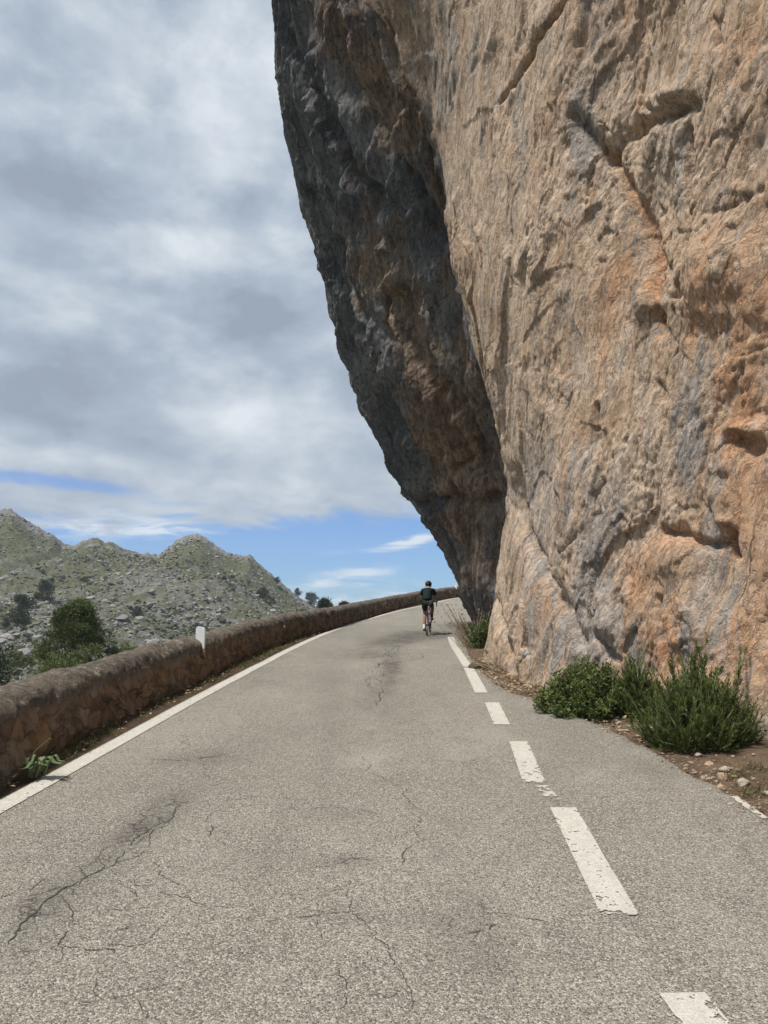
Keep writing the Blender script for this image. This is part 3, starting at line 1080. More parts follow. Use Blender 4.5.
# close the top: three rows pulled towards the inside of the massif
c0 = np.array([14., 20., 30.])
caps = [P2[:, -1] * (1 - q) + (c0 + 0 * P2[:, -1]) * q for q in (.15, .4, .75)]
Pf = np.concatenate([P2, np.stack(caps, 1)], 1)
pad = lambda a: np.concatenate([a, np.repeat(a[:, -1:], 3, 1)], 1)

orange = blobs(qx, qy, [(640, 590, 50, 40, 0, .55), (660, 650, 60, 45, 0, .75), (745, 400, 28, 130, 0, .7), (760, 560, 30, 110, 0, .6), (740, 640, 40, 40, 0, .5),
                        (612, 620, 16, 22, 0, .7), (545, 600, 22, 40, 0, .5), (640, 270, 50, 60, 0, .35), (740, 290, 40, 40, 0, .5), (740, 40, 40, 60, 0, .5),
                        (700, 330, 40, 40, 0, .4), (560, 380, 30, 50, 0, .25), (510, 640, 14, 50, 0, .3), (640, 40, 10, 80, 0, .5), (540, 200, 30, 60, 0, .2), (675, 545, 40, 25, 0, .6), (600, 330, 40, 60, 0, .2)])
orange = np.clip(orange + .6 * np.clip(g2, 0, 1) + .3 * np.clip(g3, 0, 1), 0, 1.2) * vis
grey = blobs(qx, qy, [(697, 440, 16, 70, 0, .7), (718, 600, 18, 60, 0, .6), (570, 640, 45, 50, 0, .55), (625, 640, 25, 50, 0, .6), (545, 540, 20, 80, 0, .4), (606, 60, 14, 120, 10, .5),
                      (590, 140, 14, 40, 0, .5), (715, 60, 18, 60, 0, .4), (520, 420, 20, 80, 0, .25), (560, 480, 22, 60, 0, .3), (600, 480, 15, 70, 0, .4), (700, 160, 25, 70, 0, .25), (470, 60, 40, 60, 0, .3),
                      (620, 380, 20, 60, 0, .2), (590, 560, 20, 60, 0, .4)]) * vis
fall = 1 - vis
seep = smooth(11.2, 12.0, LB + warp[..., 0] * 1.2 + .8 * strat2) * smooth(3.5, 5, P[..., 2] + 2 * warp[..., 1]) * (1 - .7 * smooth(12.4, 12.9, LB + warp[..., 1]) * smooth(8, 11, P[..., 2]))
bl = blobs(qx, qy, [(305, 30, 14, 50, 0, .6), (345, 120, 26, 40, 30, .9), (400, 185, 20, 45, -30, .8), (425, 215, 12, 40, -20, .8), (330, 90, 18, 50, -20, .8), (440, 545, 30, 20, 0, .4)])
brn = blobs(qx, qy, [(455, 450, 40, 70, -30, 1.0), (475, 540, 25, 40, -20, .6), (390, 90, 26, 60, -25, 1.0), (330, 20, 12, 40, 0, .6), (290, 60, 10, 60, 0, .5), (345, 215, 16, 50, -25, .9), (440, 380, 30, 80, -25, .8), (385, 290, 20, 70, -25, .6)])
seep = np.clip(seep + bl - brn, -1, 1) * .5 + .45 * strat2 + .2 * strat
stain_shade = np.stack([darkw, orange + fall * .2, grey + fall * .2], -1)
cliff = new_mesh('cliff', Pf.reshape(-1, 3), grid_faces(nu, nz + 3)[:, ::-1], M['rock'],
                 attrs={'stain_shade': pad(stain_shade).reshape(-1, 3), 'strat': pad(seep).ravel()})
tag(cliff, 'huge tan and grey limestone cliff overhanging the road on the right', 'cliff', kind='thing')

# ================================================================== verges
def verge(name, path, w0, w1, n, dzfun, mat):
    cols_ = np.linspace(w0, w1, n)
    V = []
    for c in cols_:
        q = offset(path, -c)
        V.append(np.concatenate([q, dzfun(q, c)[:, None]], 1))
    V = np.array(V)
    o = new_mesh(name, V.reshape(-1, 3), grid_faces(n, len(path)), mat)
    return tag(o, kind='structure')


def right_dz(q, c):
    p3 = np.stack([q[:, 0], q[:, 1], q[:, 0] * 0], 1)
    return rz(q[:, 1]) - .035 + .10 * max(0, c) + (.05 * fbm(p3 * 2.5, 4) + .02 * fbm(p3 * 9, 3)) * min(1, max(.0, (c + .1) / .4))


RV_path = arc_resample(catmull(RR[:19], 800), .09)
verge('right_verge', RV_path, -.3, 5.0, 60, right_dz, M['soil'])


def right_z(x, y):
    d = np.linalg.norm(RV_path - np.array([x, y]), axis=1)
    c = d.min() * (1 if x > RV_path[d.argmin(), 0] else -1)
    return float(right_dz(np.array([[x, y]]), c)[0])


def left_dz(q, c):
    p3 = np.stack([q[:, 0], q[:, 1], q[:, 0] * 0], 1)
    return rz(q[:, 1]) - .012 + (.02 + .05 * fbm(p3 * 4, 4)) * min(1, max(0, (-c - .14) / .15))


verge('left_verge', LINE, -.95, -.10, 16, left_dz, M['soil_shade'])  # organic soil, darkened further to paint in the shade below the wall

# ================================================================== parapet wall
wall_px = [(0, 784), (60, 751), (120, 719), (200, 681), (260, 653), (300, 638), (340, 627), (396, 609.5), (459, 597)]
WB = [ground(*p)[:2] for p in wall_px]
dd = (LL[1] - LL[0]) / np.linalg.norm(LL[1] - LL[0])
wb_pre = [WB[0] - dd * q for q in (18, 11, 5)]
WALL = arc_resample(catmull(wb_pre + WB + [WB[-1] + (4.5, 3.4), WB[-1] + (13, 6.2)], 1500), .045)
# cross-section: road face, round top, valley face   (t = offset to the left, h = height)
th = .50
sec = [(.0, -.25), (.005, 0), (.01, .12), (.02, .24), (.03, .36), (.035, .44)]
for a in np.linspace(0, np.pi, 17)[0:]:
    sec.append((.035 + .235 - .235 * math.cos(a), .46 + .20 * math.sin(a) ** .9))
sec += [(.50, .30), (.50, -.3), (.50, -1.4)]
sec = np.array(sec)
# subdivide
ss = np.concatenate([[0], np.cumsum(np.linalg.norm(np.diff(sec, axis=0), axis=1))])
tt = np.linspace(0, ss[-1], 58)
tt = np.concatenate([np.linspace(0, 1.55, 52), np.linspace(1.6, ss[-1], 8)])
sec = np.stack([np.interp(tt, ss, sec[:, 0]), np.interp(tt, ss, sec[:, 1])], 1)
T = np.gradient(WALL, axis=0); T /= np.linalg.norm(T, axis=1)[:, None]
NL = np.stack([-T[:, 1], T[:, 0]], 1)
hv = 1 + .05 * fbm(np.stack([WALL[:, 0] * .3, WALL[:, 1] * .3, WALL[:, 0] * 0], 1), 3)
XYw = WALL[:, None, :] + NL[:, None, :] * sec[None, :, 0:1]
Zw = rz(WALL[:, 1])[:, None] + sec[None, :, 1] * hv[:, None]
PW = np.concatenate([XYw, Zw[..., None]], -1)
NW = normals(PW)
if NW[:, 5, 0].mean() < 0: NW = -NW
capw = smooth(.26, .62, sec[:, 1])[None, :] * np.ones((len(WALL), 1))
capw = np.clip(capw + .35 * fbm(PW * 1.6 + 5, 3) * (capw < 1) * (capw > 0), 0, 1)
dw = .03 * fbm(PW * 1.3, 3) + (.026 - .014 * capw) * fbm(PW * 5, 4) + (1 - .7 * capw) * (.045 * facet(PW * np.array([3.2, 3.2, 4.2])) + .012 * facet(PW * 9)) + .006 * facet(PW * 5 + 9) + .014 * ridged(PW * 13, 3) + (1 - capw) * .02 * ridged(PW * np.array([3.5, 3.5, 4.2]), 3)
PW = PW + NW * dw[..., None]
wall = new_mesh('parapet_wall', PW.reshape(-1, 3), grid_faces(len(WALL), len(sec)), M['wall'], attrs={'cap': capw.ravel()})
tag(wall, 'long low brown stone parapet wall with rounded top beside the road', 'wall', kind='thing')

# ================================================================== terrain
ridge_px = [(-420, 560), (-300, 520), (-200, 500), (-120, 515), (-60, 520), (-20, 512), (0, 513), (12, 513), (20, 518), (32, 527), (45, 534), (54, 537), (62, 547), (74, 550), (82, 544), (90, 541.5), (99, 542), (104, 547), (110, 545), (122, 552), (140, 556), (158, 557), (168, 550), (176, 543), (188, 538.5), (197, 537), (206, 541), (214, 548), (226, 554),
            (238, 559), (250, 558.5), (258, 566), (270, 576), (284, 589), (298, 600), (315, 609), (340, 620), (400, 640), (480, 660), (700, 690)]
YR = 430.0
rp = np.array([at_depth(*p, YR) for p in ridge_px])


def wall_dist(X, Y):
    Wp = WALL[::14]
    d = np.full(X.shape, 1e9); sg = np.zeros(X.shape)
    Tn = NL[::14]
    for p, nrm in zip(Wp, Tn):
        q = np.hypot(X - p[0], Y - p[1])
        m = q < d
        d = np.where(m, q, d)
        sg = np.where(m, (X - p[0]) * nrm[0] + (Y - p[1]) * nrm[1], sg)
    return np.where(sg > 0, d, -d)


def terrain(X, Y):
    d = wall_dist(X, Y)
    zr = rz(np.clip(Y, -60, 60))
    near = zr - .45 - .62 * np.clip(d - .3, 0, 60) ** 1.0
    near = np.where(d < .3, zr - .45, near)
    t = (Y - 62) / (YR - 62)
    hh = np.interp(X * (YR / np.maximum(Y, 40)) ** smooth(.3, .85, t), rp[:, 0], rp[:, 2])
    warpv = fbm(np.stack([X * .012, Y * .012, X * 0], -1), 3)
    base = -14 + .02 * (X + 60).clip(-100, 0)
    g = np.where(t < 1, np.clip(t, 0, 1) ** 1.15, 1 - (t - 1) * .9)
    amp = np.clip(1 - np.abs(1 - t) * 3.0, 0, 1)
    far = base + (hh - base) * np.clip(g, -.3, 1)
    far = far + (1 - smooth(.75, 1.0, t)) * smooth(0, .15, t) * warpv * 9
    return np.maximum(near, far - np.clip(40 - Y, 0, 200) * .5), d, t


def hill_detail(X, Y, t):
    P3 = np.stack([X * .05, Y * .05, X * 0], -1)
    a = smooth(.02, .2, t)
    return a * (2.0 * ridged(P3, 5, .6) * (.4 + 1.5 * smooth(.82, .99, t)) + 1.6 * ridged(P3 * 2.6, 4, .6) + 1.1 * fbm(P3 * 5, 4, .6) + .6 * np.abs(fbm(P3 * 14, 3)))


rs = np.linspace(-.95, .22, 640)
Ys = np.geomspace(62, 700, 420)
Rr, YY = np.meshgrid(rs, Ys, indexing='ij')
XX = Rr * YY
Zt, dist_, tt_ = terrain(XX, YY)
Zt = Zt + hill_detail(XX, YY, tt_) - 1.6 * smooth(.8, 1, tt_)
Hv = np.stack([XX, YY, Zt], -1)
up = smooth(.93, .99, tt_ + .05 * fbm(Hv * .03, 3))
peak = smooth(10, 34, np.interp(XX, rp[:, 0], np.gradient(np.abs(rp[:, 2])) * 0 + 0) + 0)
veg = .63 + .30 * np.exp(-((tt_ - .80) / .13) ** 2) - .75 * smooth(.84, .96, tt_ + .06 * fbm(Hv * .03, 3)) * smooth(-.2, .1, fbm(Hv * .02 + 4, 3)) - .18 * np.exp(-((tt_ - .45) / .2) ** 2) + .5 * (1 - smooth(.05, .2, tt_))
hill = new_mesh('hillside', Hv.reshape(-1, 3), grid_faces(len(rs), len(Ys)), M['hill'], attrs={'veg': veg.ravel()})
tag(hill, kind='structure')


def hill_z(x, y):
    X, Y = np.atleast_1d(np.asarray(x, float)), np.atleast_1d(np.asarray(y, float))
    z, d, t = terrain(X, Y)
    return z + hill_detail(X, Y, t) - 1.6 * smooth(.8, 1, t)


gx = np.concatenate([np.linspace(-140, -12, 90), np.linspace(-11.5, 12, 60), np.linspace(13, 70, 20)])
gy = np.concatenate([np.linspace(-60, 66, 160)])
GX, GY = np.meshgrid(gx, gy, indexing='ij')
GZ, gd, gt = terrain(GX, GY)
GZ = GZ - .05 + .25 * fbm(np.stack([GX, GY, GX * 0], -1) * .4, 3) * smooth(1, 3, gd) - .5 * smooth(60, 66, GY)
gnd = new_mesh('ground', np.stack([GX, GY, GZ], -1).reshape(-1, 3), grid_faces(len(gx), len(gy)), M['hill'], attrs={'veg': np.full(GX.size, .55)})
tag(gnd, kind='structure')
pl = new_mesh('valley_floor', [(-1380, -180, -60), (680, -180, -60), (680, 1380, -60), (-1380, 1380, -60)], np.array([[0, 1, 2, 3]]), M['hill'], attrs={'veg': np.full(4, .6)})
tag(pl, kind='structure')

# scrub and rocks of the far hillside: uncountable, one object each
ico_v = []
phi = (1 + 5 ** .5) / 2
for a in (-1, 1):
    for b in (-phi, phi):
        ico_v += [(0, a, b), (a, b, 0), (b, 0, a)]
ico_v = np.array(ico_v, float) / math.hypot(1, phi)
ico_f = []
dmin = min(np.linalg.norm(ico_v[0] - v) for v in ico_v[1:])
for i in range(12):
    for j in range(i + 1, 12):
        for k_ in range(j + 1, 12):
            if all(abs(np.linalg.norm(ico_v[p] - ico_v[q]) - dmin) < .01 for p, q in ((i, j), (j, k_), (i, k_))):
                a, b, c = ico_v[i], ico_v[j], ico_v[k_]
                ico_f.append((i, j, k_) if np.dot(np.cross(b - a, c - a), a) > 0 else (i, k_, j))
ico_f = np.array(ico_f)


def scatter_blobs(name, n, mat, size, flat, ymin, ymax, seed, dens=None, lift=.2):
    r = np.random.default_rng(seed)
    X = []; Y = []
    yv = np.exp(r.uniform(math.log(ymin), math.log(ymax), n * 3))
    xv = r.uniform(-.62, .05, n * 3) * yv
    nn_ = fbm(np.stack([xv * .03, yv * .03, xv * 0 + seed], 1), 3)
    keep = nn_ + r.normal(0, .18, len(xv)) > .02
    xv, yv = xv[keep][:n], yv[keep][:n]
    n = len(xv)
    z = hill_z(xv, yv)
    sz = size * r.lognormal(0, .45, n)
    V = ico_v[None] * (1 + .38 * r.normal(size=(n, 12, 1)))
    V = V * sz[:, None, None] * np.array([1, 1, flat])
    V = V + np.stack([xv, yv, z + sz * lift], 1)[:, None]
    F_ = (ico_f[None] + (np.arange(n) * 12)[:, None, None]).reshape(-1, 3)
    o = new_mesh(name, V.reshape(-1, 3), F_, mat, smooth_shade=False, attrs={'rnd': np.repeat(r.random(n), 12)})
    return o


tag(scatter_blobs('hillside_scrub', 12000, M['shrubfar'], .42, .75, 75, 415, 21), 'low dark green scrub dotted over the pale rocky hillside', 'scrub', kind='stuff')
tag(scatter_blobs('hillside_rocks', 20000, M['rockfar'], .34, .75, 75, 425, 22, lift=.1), 'pale grey limestone rocks strewn over the hillside', 'rocks', kind='stuff')

# ================================================================== vegetation
def rdir(n, up=0.0):
    d = rng.normal(size=(n, 3)); d[:, 2] += up
    return d / np.linalg.norm(d, axis=1)[:, None]


def make_tree(name, base, height, radius, label, cat, mat, n_clump=60, per=240, leaf=(.28, .05), clump_r=.16, trunk_r=.14, group=None, squash=.8, crown_low=.2, fullness=.62):
    root = empty(name, base)
    tag(root, label, cat, group)
    tr = MB()
    lean = rng.normal(0, .06, 2) * height * (1 if fullness else 0)
    tp = [(0, 0, -.5), (lean[0] * .2, lean[1] * .2, height * .3), (lean[0] * .6, lean[1] * .6, height * .6), (lean[0], lean[1], height * .93)]
    tp = catmull(np.array(tp), 12)
    tr.tube(tp, np.linspace(trunk_r, trunk_r * .15, 12), 8)
    cr = MB()
    a0_ = rng.random() * 6
    for i in range(n_clump):
        q = crown_low + (1 - crown_low) * rng.random() ** .85
        prof = (max(.02, 1 - ((q - crown_low - .35 * (1 - crown_low)) / (.66 * (1 - crown_low))) ** 2) ** .5 if q > crown_low + .35 * (1 - crown_low) else .75 + .25 * (q - crown_low) / (.35 * (1 - crown_low))) * (.80 + .3 * math.sin(q * 23 + a0_))
        if not fullness:
            qn = (q - crown_low) / (1 - crown_low)
            prof = (1 - qn) ** .6 * (.75 + .25 * min(1, qn * 4)) * (.88 + .2 * math.sin(q * 31 + a0_))
        a = rng.random() * 2 * math.pi
        rr = radius * prof * (.35 + .65 * rng.random() ** .5) * (1 + .25 * math.sin(a * 3 + radius))
        c = np.array([math.cos(a) * rr + lean[0] * q, math.sin(a) * rr + lean[1] * q, height * q])
        s0 = np.array([lean[0] * q * .8, lean[1] * q * .8, height * max(.08, q - .12 - .15 * rng.random())])
        m_ = (s0 + c) / 2 + np.array([0, 0, -.04 * height])
        tr.tube(catmull(np.array([s0, m_, c]), 5), np.linspace(trunk_r * .32 * (1.1 - q), .012, 5), 5, cap=False)
        cs = clump_r * height * (.6 + .7 * rng.random())
        pp = rdir(per) * (rng.random((per, 1)) ** .5) * cs * np.array([1, 1, squash]) + c
        outd = (pp - c) / cs + rdir(per) * .7 + np.array([0, 0, .35])
        cr.leaves(pp, outd, leaf[0] * (.6 + .8 * rng.random(per)), leaf[1] * (.7 + .6 * rng.random(per)),
                  a=np.clip(.5 + .35 * rng.normal() + .18 * rng.normal(size=per), 0, 1))
    tr.build('trunk', M['bark'], root)
    cr.build('crown', mat, root)
    return root


def on_hill(px, py, Y):
    p = at_depth(px, py, Y)
    return p


# trees just beyond the parapet wall
def valley_spot(px, Y):
    x = (px - 384) / F * Y
    return np.array([x, Y, float(terrain(np.array([x]), np.array([Y]))[0][0])])


b = valley_spot(82, 44); topz = at_depth(82, 605, 44)[2]
b[2] = max(b[2], -6.0) if b[2] > -6 else b[2]
make_tree('pine_tree', b, topz - b[2], 4.3, 'bushy dark green pine tree rising behind the low stone wall', 'tree', M['pine'], 230, 260, (.20, .045), .048 * 10 / max(8, topz - b[2]), .24, crown_low=.36, fullness=0)
b = valley_spot(48, 30); topz = at_depth(48, 664, 30)[2]
make_tree('shrub', b, topz - b[2], 1.3, 'pale yellow-green shrub behind the wall to the left of the pine', 'shrub', M['light'], 60, 200, (.16, .05), .10, .08, crown_low=.5)
b = valley_spot(-4, 33); topz = at_depth(-4, 657, 33)[2]
make_tree('evergreen_tree', b, topz - b[2], .9, 'dark evergreen tree behind the wall, cut by the left photo edge', 'tree', M['oak'], 50, 200, (.14, .05), .10, .08, crown_low=.5)
b = valley_spot(128, 47); topz = at_depth(128, 649, 47)[2]
make_tree('shrub', b, topz - b[2], 1.2, 'small green shrub behind the wall just right of the pine', 'shrub', M['light'], 40, 160, (.16, .05), .08, .07, crown_low=.5)


def hill_hit(px, py):
    d = ray(px, py)
    Ys_ = np.geomspace(64, 460, 900)
    X = d[0] / d[1] * Ys_
    zz = CAM_Z + d[2] / d[1] * Ys_
    hz = hill_z(X, Ys_)
    i = np.argmax(hz > zz) if (hz > zz).any() else np.argmin(np.abs(hz - zz))
    return np.array([X[i], Ys_[i], hz[i]])


hill_trees = [
    (43, 601, 19, 17, 'rounded dark evergreen bush alone on the hillside, highest of three above the pine'),
    (21, 624, 21, 24, 'wide dark evergreen bush on the hillside left of the pine top'),
    (5, 628, 9, 9, 'small dark evergreen bush on the hillside at the left photo edge'),
    (262, 600, 12, 12, 'lighter green bush high on the right slope of the hill'),
    (269, 605, 17, 7, 'low spreading dark bush on the right slope of the hill'),
    (298, 592, 8, 6, 'small dark tree on the falling ridge, highest of the ridge trees'),
    (311, 605, 11, 11, 'dark tree at the low end of the ridge, above the wall'),
    (198, 638, 11, 12, 'dark bush on the hillside just behind the white marker post'),
    (137, 617, 11, 9, 'small grey-green bush in the middle of the hillside'),
    (277, 583, 7, 5, 'tiny dark bush on the skyline of the right slope'),
]
for (px, py, w, h_, lb) in hill_trees:
    p = hill_hit(px, py)
    sc = p[1] / F
    make_tree('hill_bush' , p - np.array([0, 0, .3]), h_ * sc * 1.05 + .3, w * sc * .52, lb, 'bush', M['oak'], 26, 90, (.13 * h_ * sc * .75, .05 * h_ * sc), .22, .03 * h_ * sc, crown_low=.12)

for (px, py, Y, w, h_, lb) in [(331, 611, 120, 10, 9, 'rounded dark bush poking above the far wall'), (343, 610, 130, 5, 5, 'smaller dark bush just right of the rounded one above the far wall')]:
    p = at_depth(px, py, Y); sc = Y / F
    hz = float(terrain(np.array([p[0]]), np.array([Y]))[0][0])
    hh_ = p[2] + h_ * sc - hz
    make_tree('evergreen_tree', (p[0], p[1], hz), hh_, w * sc * .55, lb, 'tree', M['oak'], 40, 120, (.35, .14), .9 / hh_, .12, crown_low=1 - 2.2 * h_ * sc / hh_)


# roadside bushes at the foot of the cliff
def grow(st_, fo, pth, per, leaf, upness, spiky, side=True):
    st_.tube(pth[::2], np.linspace(.008, .002, 6), 4, cap=False)
    tpar = .12 + .88 * rng.random(per) ** .8
    ii = tpar * 11
    i0 = np.clip(ii.astype(int), 0, 10); fr = (ii - i0)[:, None]
    pp = pth[i0] * (1 - fr) + pth[i0 + 1] * fr
    tg = pth[i0 + 1] - pth[i0]; tg /= np.linalg.norm(tg, axis=1)[:, None]
    if not spiky:
        pp = pp + rdir(per) * .07 * rng.random((per, 1))
    dv = tg * upness + rdir(per) * (1 - upness)
    clump = .5 + .28 * rng.normal()
    fo.leaves(pp, dv, leaf[0] * (.6 + .8 * rng.random(per)), leaf[1] * (.7 + .6 * rng.random(per)), a=np.clip(clump + .16 * rng.normal(size=per) + .15 * (tpar - .5), 0, 1))
    if spiky and side:
        for _ in range(3):
            j = int(rng.integers(3, 11))
            d_ = pth[j] - pth[j - 1]; d_ = d_ / np.linalg.norm(d_) + rdir(1, .3)[0] * .75
            L_ = .07 + .13 * rng.random()
            q = catmull(np.array([pth[j], pth[j] + d_ * L_ * .5, pth[j] + d_ * L_ * .9 + np.array([0, 0, .03])]), 12)
            grow(st_, fo, q, per // 3, leaf, upness, spiky, False)


def leafy_bush(name, base, rx, ry, hgt, label, mat, n_stem, per, leaf, upness, cat='bush', spread=1.0, spiky=False, extra=()):
    root = empty(name, base)
    tag(root, label, cat)
    st_, fo = MB(), MB()
    for i in range(n_stem):
        a = rng.random() * 2 * math.pi
        r0 = rng.random() ** .6
        tipr = r0 * spread
        hq = hgt * (1 - .78 * r0 ** 2) * (.55 + .5 * rng.random())
        b0 = np.array([math.cos(a) * rx * r0 * .35, math.sin(a) * ry * r0 * .35, -.05])
        tip = np.array([math.cos(a) * rx * tipr, math.sin(a) * ry * tipr, hq])
        mid_ = b0 * .5 + tip * .5 + np.array([math.cos(a) * rx, math.sin(a) * ry, 0]) * .12 * r0 * (1 if upness > .5 else .3) - np.array([0, 0, .05 * hgt])
        pth = catmull(np.array([b0, mid_, tip]), 12)
        grow(st_, fo, pth, per, leaf, upness, spiky)
    for (dx, dy, hh, bx) in extra:
        pth = catmull(np.array([(bx, dy * .5, 0), (bx * .5 + dx * .5, dy, hh * .55), (dx, dy, hh)]), 12)
        grow(st_, fo, pth, int(per * 2.2), leaf, upness, spiky)
    st_.build('stem', M['twig'], root)
    fo.build('foliage', mat, root)
    return root




def foot(px, py):
    g = ground(px, py)
    return (g[0], g[1], right_z(g[0], g[1]))


leafy_bush('bush', foot(590, 714), .66, .50, .66, 'dense leafy green bush at the cliff foot, left of the spiky bush', M['bushA'], 230, 75, (.055, .020), .35)
leafy_bush('bush', foot(636, 718), .26, .30, .62, 'slim bluish-green bush squeezed between the two larger bushes', M['bushA'], 90, 80, (.06, .010), .62, spiky=True)
leafy_bush('bush', foot(700, 746), .56, .48, .72, 'large spiky dark green bush with upright needle shoots at the cliff foot', M['bushB'], 250, 75, (.045, .0075), .60, spiky=True, spread=1.0,
           extra=[(.06, .1, .93, -.02), (.02, .12, .84, -.04), (.12, .05, .80, .05), (-.20, .1, .74, -.1), (.48, .1, .72, .3), (-.38, 0, .60, -.2), (.25, .1, .70, .1)])

# dry stalks and green scrub at the corner of the cliff
gb = foot(474, 647)
root = empty('dry_bush', gb)
tag(root, 'bush of dry leaning stalks over green leaves at the corner of the cliff', 'bush')
sk, gl = MB(), MB()
for i in range(34):
    b0 = np.array([rng.normal(0, .10), rng.normal(0, .18), -.05])
    t_ = np.array([-.28 - .42 * rng.random() + b0[0], rng.normal(0, .3), .55 + .45 * rng.random()])
    if i % 4 == 0: t_[0] += .55
    pth = catmull(np.array([b0, b0 * .5 + t_ * .5 + np.array([-.03, 0, .06]), t_]), 9)
    sk.tube(pth, np.linspace(.008, .003, 9), 4, cap=False, a=rng.random())
    q = pth[rng.integers(4, 9, 14)]
    sk.leaves(q, rdir(14) * .5 + np.array([-.3, 0, .8]), .06, .012)
for i in range(150):
    r0 = rng.random() ** .5
    a = rng.random() * 6.283
    c = np.array([.22 + .36 * r0 * math.cos(a), .1 + .5 * r0 * math.sin(a), .05 + .68 * rng.random() * (1 - .5 * r0)])
    gl.leaves(c + rdir(40) * .10, rdir(40, .6), .085, .018, a=np.clip(.35 + .25 * rng.normal() + .15 * rng.normal(size=40), 0, 1))
sk.build('stalk', M['dry'], root)
gl.build('foliage', M['bushA'], root)

# leaf litter, grit, loose stones, verge grass
lit = MB()
for (px, py, n, sx, sy) in [(505, 672, 240, 11, 6), (525, 686, 260, 14, 5), (488, 664, 120, 8, 4), (548, 697, 60, 10, 3), (612, 722, 50, 14, 4), (640, 736, 40, 12, 4)]:
    for i in range(n):
        g = ground(px + rng.normal() * sx, py + rng.normal() * sy)
        dmin_ = np.linalg.norm(RV_path - g[:2], axis=1)
        if g[0] < RV_path[dmin_.argmin(), 0] + .02: continue
        z = right_z(g[0], g[1]) + .012
        lit.leaves([(g[0], g[1], z)], [(rng.normal(), rng.normal(), .25 * rng.random())], .05 + .05 * rng.random(), .02 + .025 * rng.random())
tag(lit.build('leaf_litter', M['litter'], None, False), 'pale dead leaves lying along the foot of the cliff', 'leaf litter', kind='stuff')


def stone_mesh(name, mat, size, seed, parent=None):
    r = np.random.default_rng(seed)
    me = MB()
    u, v = np.linspace(0, 2 * np.pi, 14, endpoint=False), np.linspace(-np.pi / 2, np.pi / 2, 9)
    U, Vv = np.meshgrid(u, v, indexing='ij')
    D = np.stack([np.cos(U) * np.cos(Vv), np.sin(U) * np.cos(Vv), np.sin(Vv)], -1).reshape(-1, 3)
    pl_ = r.normal(size=(9, 3)); pl_ /= np.linalg.norm(pl_, axis=1)[:, None]
    dd_ = D @ pl_.T
    rad = np.min(np.where(dd_ > .15, (.55 + .35 * r.random(9))[None] / np.maximum(dd_, .15), 1.1), 1)
    V = D * np.clip(rad, .3, 1.05)[:, None] * np.asarray(size)
    V += .06 * np.mean(size) * fbm(V * (3 / np.mean(size)), 3)[:, None] * D
    me.add(V, grid_faces(14, 9, True))
    return me.build(name, mat, parent, False)


stones = [
    ((744, 783), (.085, .06, .038), 'pale', 'palest and largest loose stone on the soil below the spiky bush'),
    ((723, 777), (.07, .06, .032), 'red', 'flat reddish stone beside the palest one on the soil'),
    ((725, 770), (.055, .05, .028), 'pale', 'flat cream stone just behind the flat reddish stone'),
    ((708, 762), (.05, .045, .026), 'red', 'reddish-brown stone beneath the front of the spiky bush'),
    ((699, 756), (.04, .04, .022), 'pale', 'small pale stone nearest the spiky bush'),
    ((721, 785), (.04, .04, .024), 'red', 'small reddish stone at the road edge in front of the flat ones'),
    ((767, 794), (.04, .035, .024), 'pale', 'small pale stone at the right photo edge'),
]
for i, (p, sz, mt, lb) in enumerate(stones):
    o = stone_mesh('stone', M[mt], sz, 50 + i)
    f_ = foot(*p)
    o.location = (f_[0], f_[1], f_[2] + sz[2] * .35)
    o.rotation_euler = (0, 0, rng.random() * 6)
    tag(o, lb, 'stone')

gr = MB()
ivn = ico_v
for i in range(5200):
    j = rng.integers(60, 400)
    p = RV_path[j] if rng.random() < .8 else RV_path[rng.integers(150, 330)]
    off = abs(rng.normal(0, .35)) - .14 * (rng.random() < .5)
    x, y = p[0] + off, p[1] + rng.normal(0, .05)
    if y < 3: continue
    sz = .005 + .017 * rng.random() ** 4
    gr.add(ivn * sz * (1 + .3 * rng.normal(size=(12, 1))) * np.array([1, 1, .6]) + np.array([x, y, max(right_z(x, y), float(road_z(x, y)) if off < .05 else -9) + .004]), None, ico_f, rng.random())
tag(gr.build('grit', M['grit'], None, False), 'small grit and gravel strewn over the bare soil verge', 'gravel', kind='stuff')

vg = MB()
for i in range(4200):
    j = rng.integers(60, 560)
    off = -(.17 + .40 * rng.random() ** .9)
    p = LINE[j] - np.array([0, 0]); T0 = LINE[min(j + 1, len(LINE) - 1)] - LINE[j]; T0 = T0 / np.linalg.norm(T0)
    q = p + np.array([-T0[1], T0[0]]) * -off
    if fbm(np.array([[q[0] * 1.2, q[1] * 1.2, 3.]]), 2)[0] < -.05: continue
    n = 7
    P0 = np.array([q[0], q[1], float(rz(q[1])) + .0]) + rng.normal(size=(n, 3)) * np.array([.03, .03, 0])
    vg.leaves(P0, rdir(n, 1.2) * np.array([1, 1, .8]), .05 + .06 * rng.random(n), .007, a=np.clip(rng.random() + .1 * rng.normal(size=n), 0, 1))
for (px, py, n) in [(664, 744, 24), (752, 792, 26), (755, 772, 14), (734, 778, 16)]:
    g = foot(px, py)
    vg.leaves(np.array(g) + rng.normal(size=(n * 3, 3)) * np.array([.07, .06, 0]), rdir(n * 3, 1.0), .05 + .05 * rng.random(n * 3), .009, a=.25 + .6 * rng.random(n * 3))
tag(vg.build('verge_grass', M['grass'], None), 'short patchy grass and weeds growing on the road verges', 'grass', kind='stuff')
vl = MB()
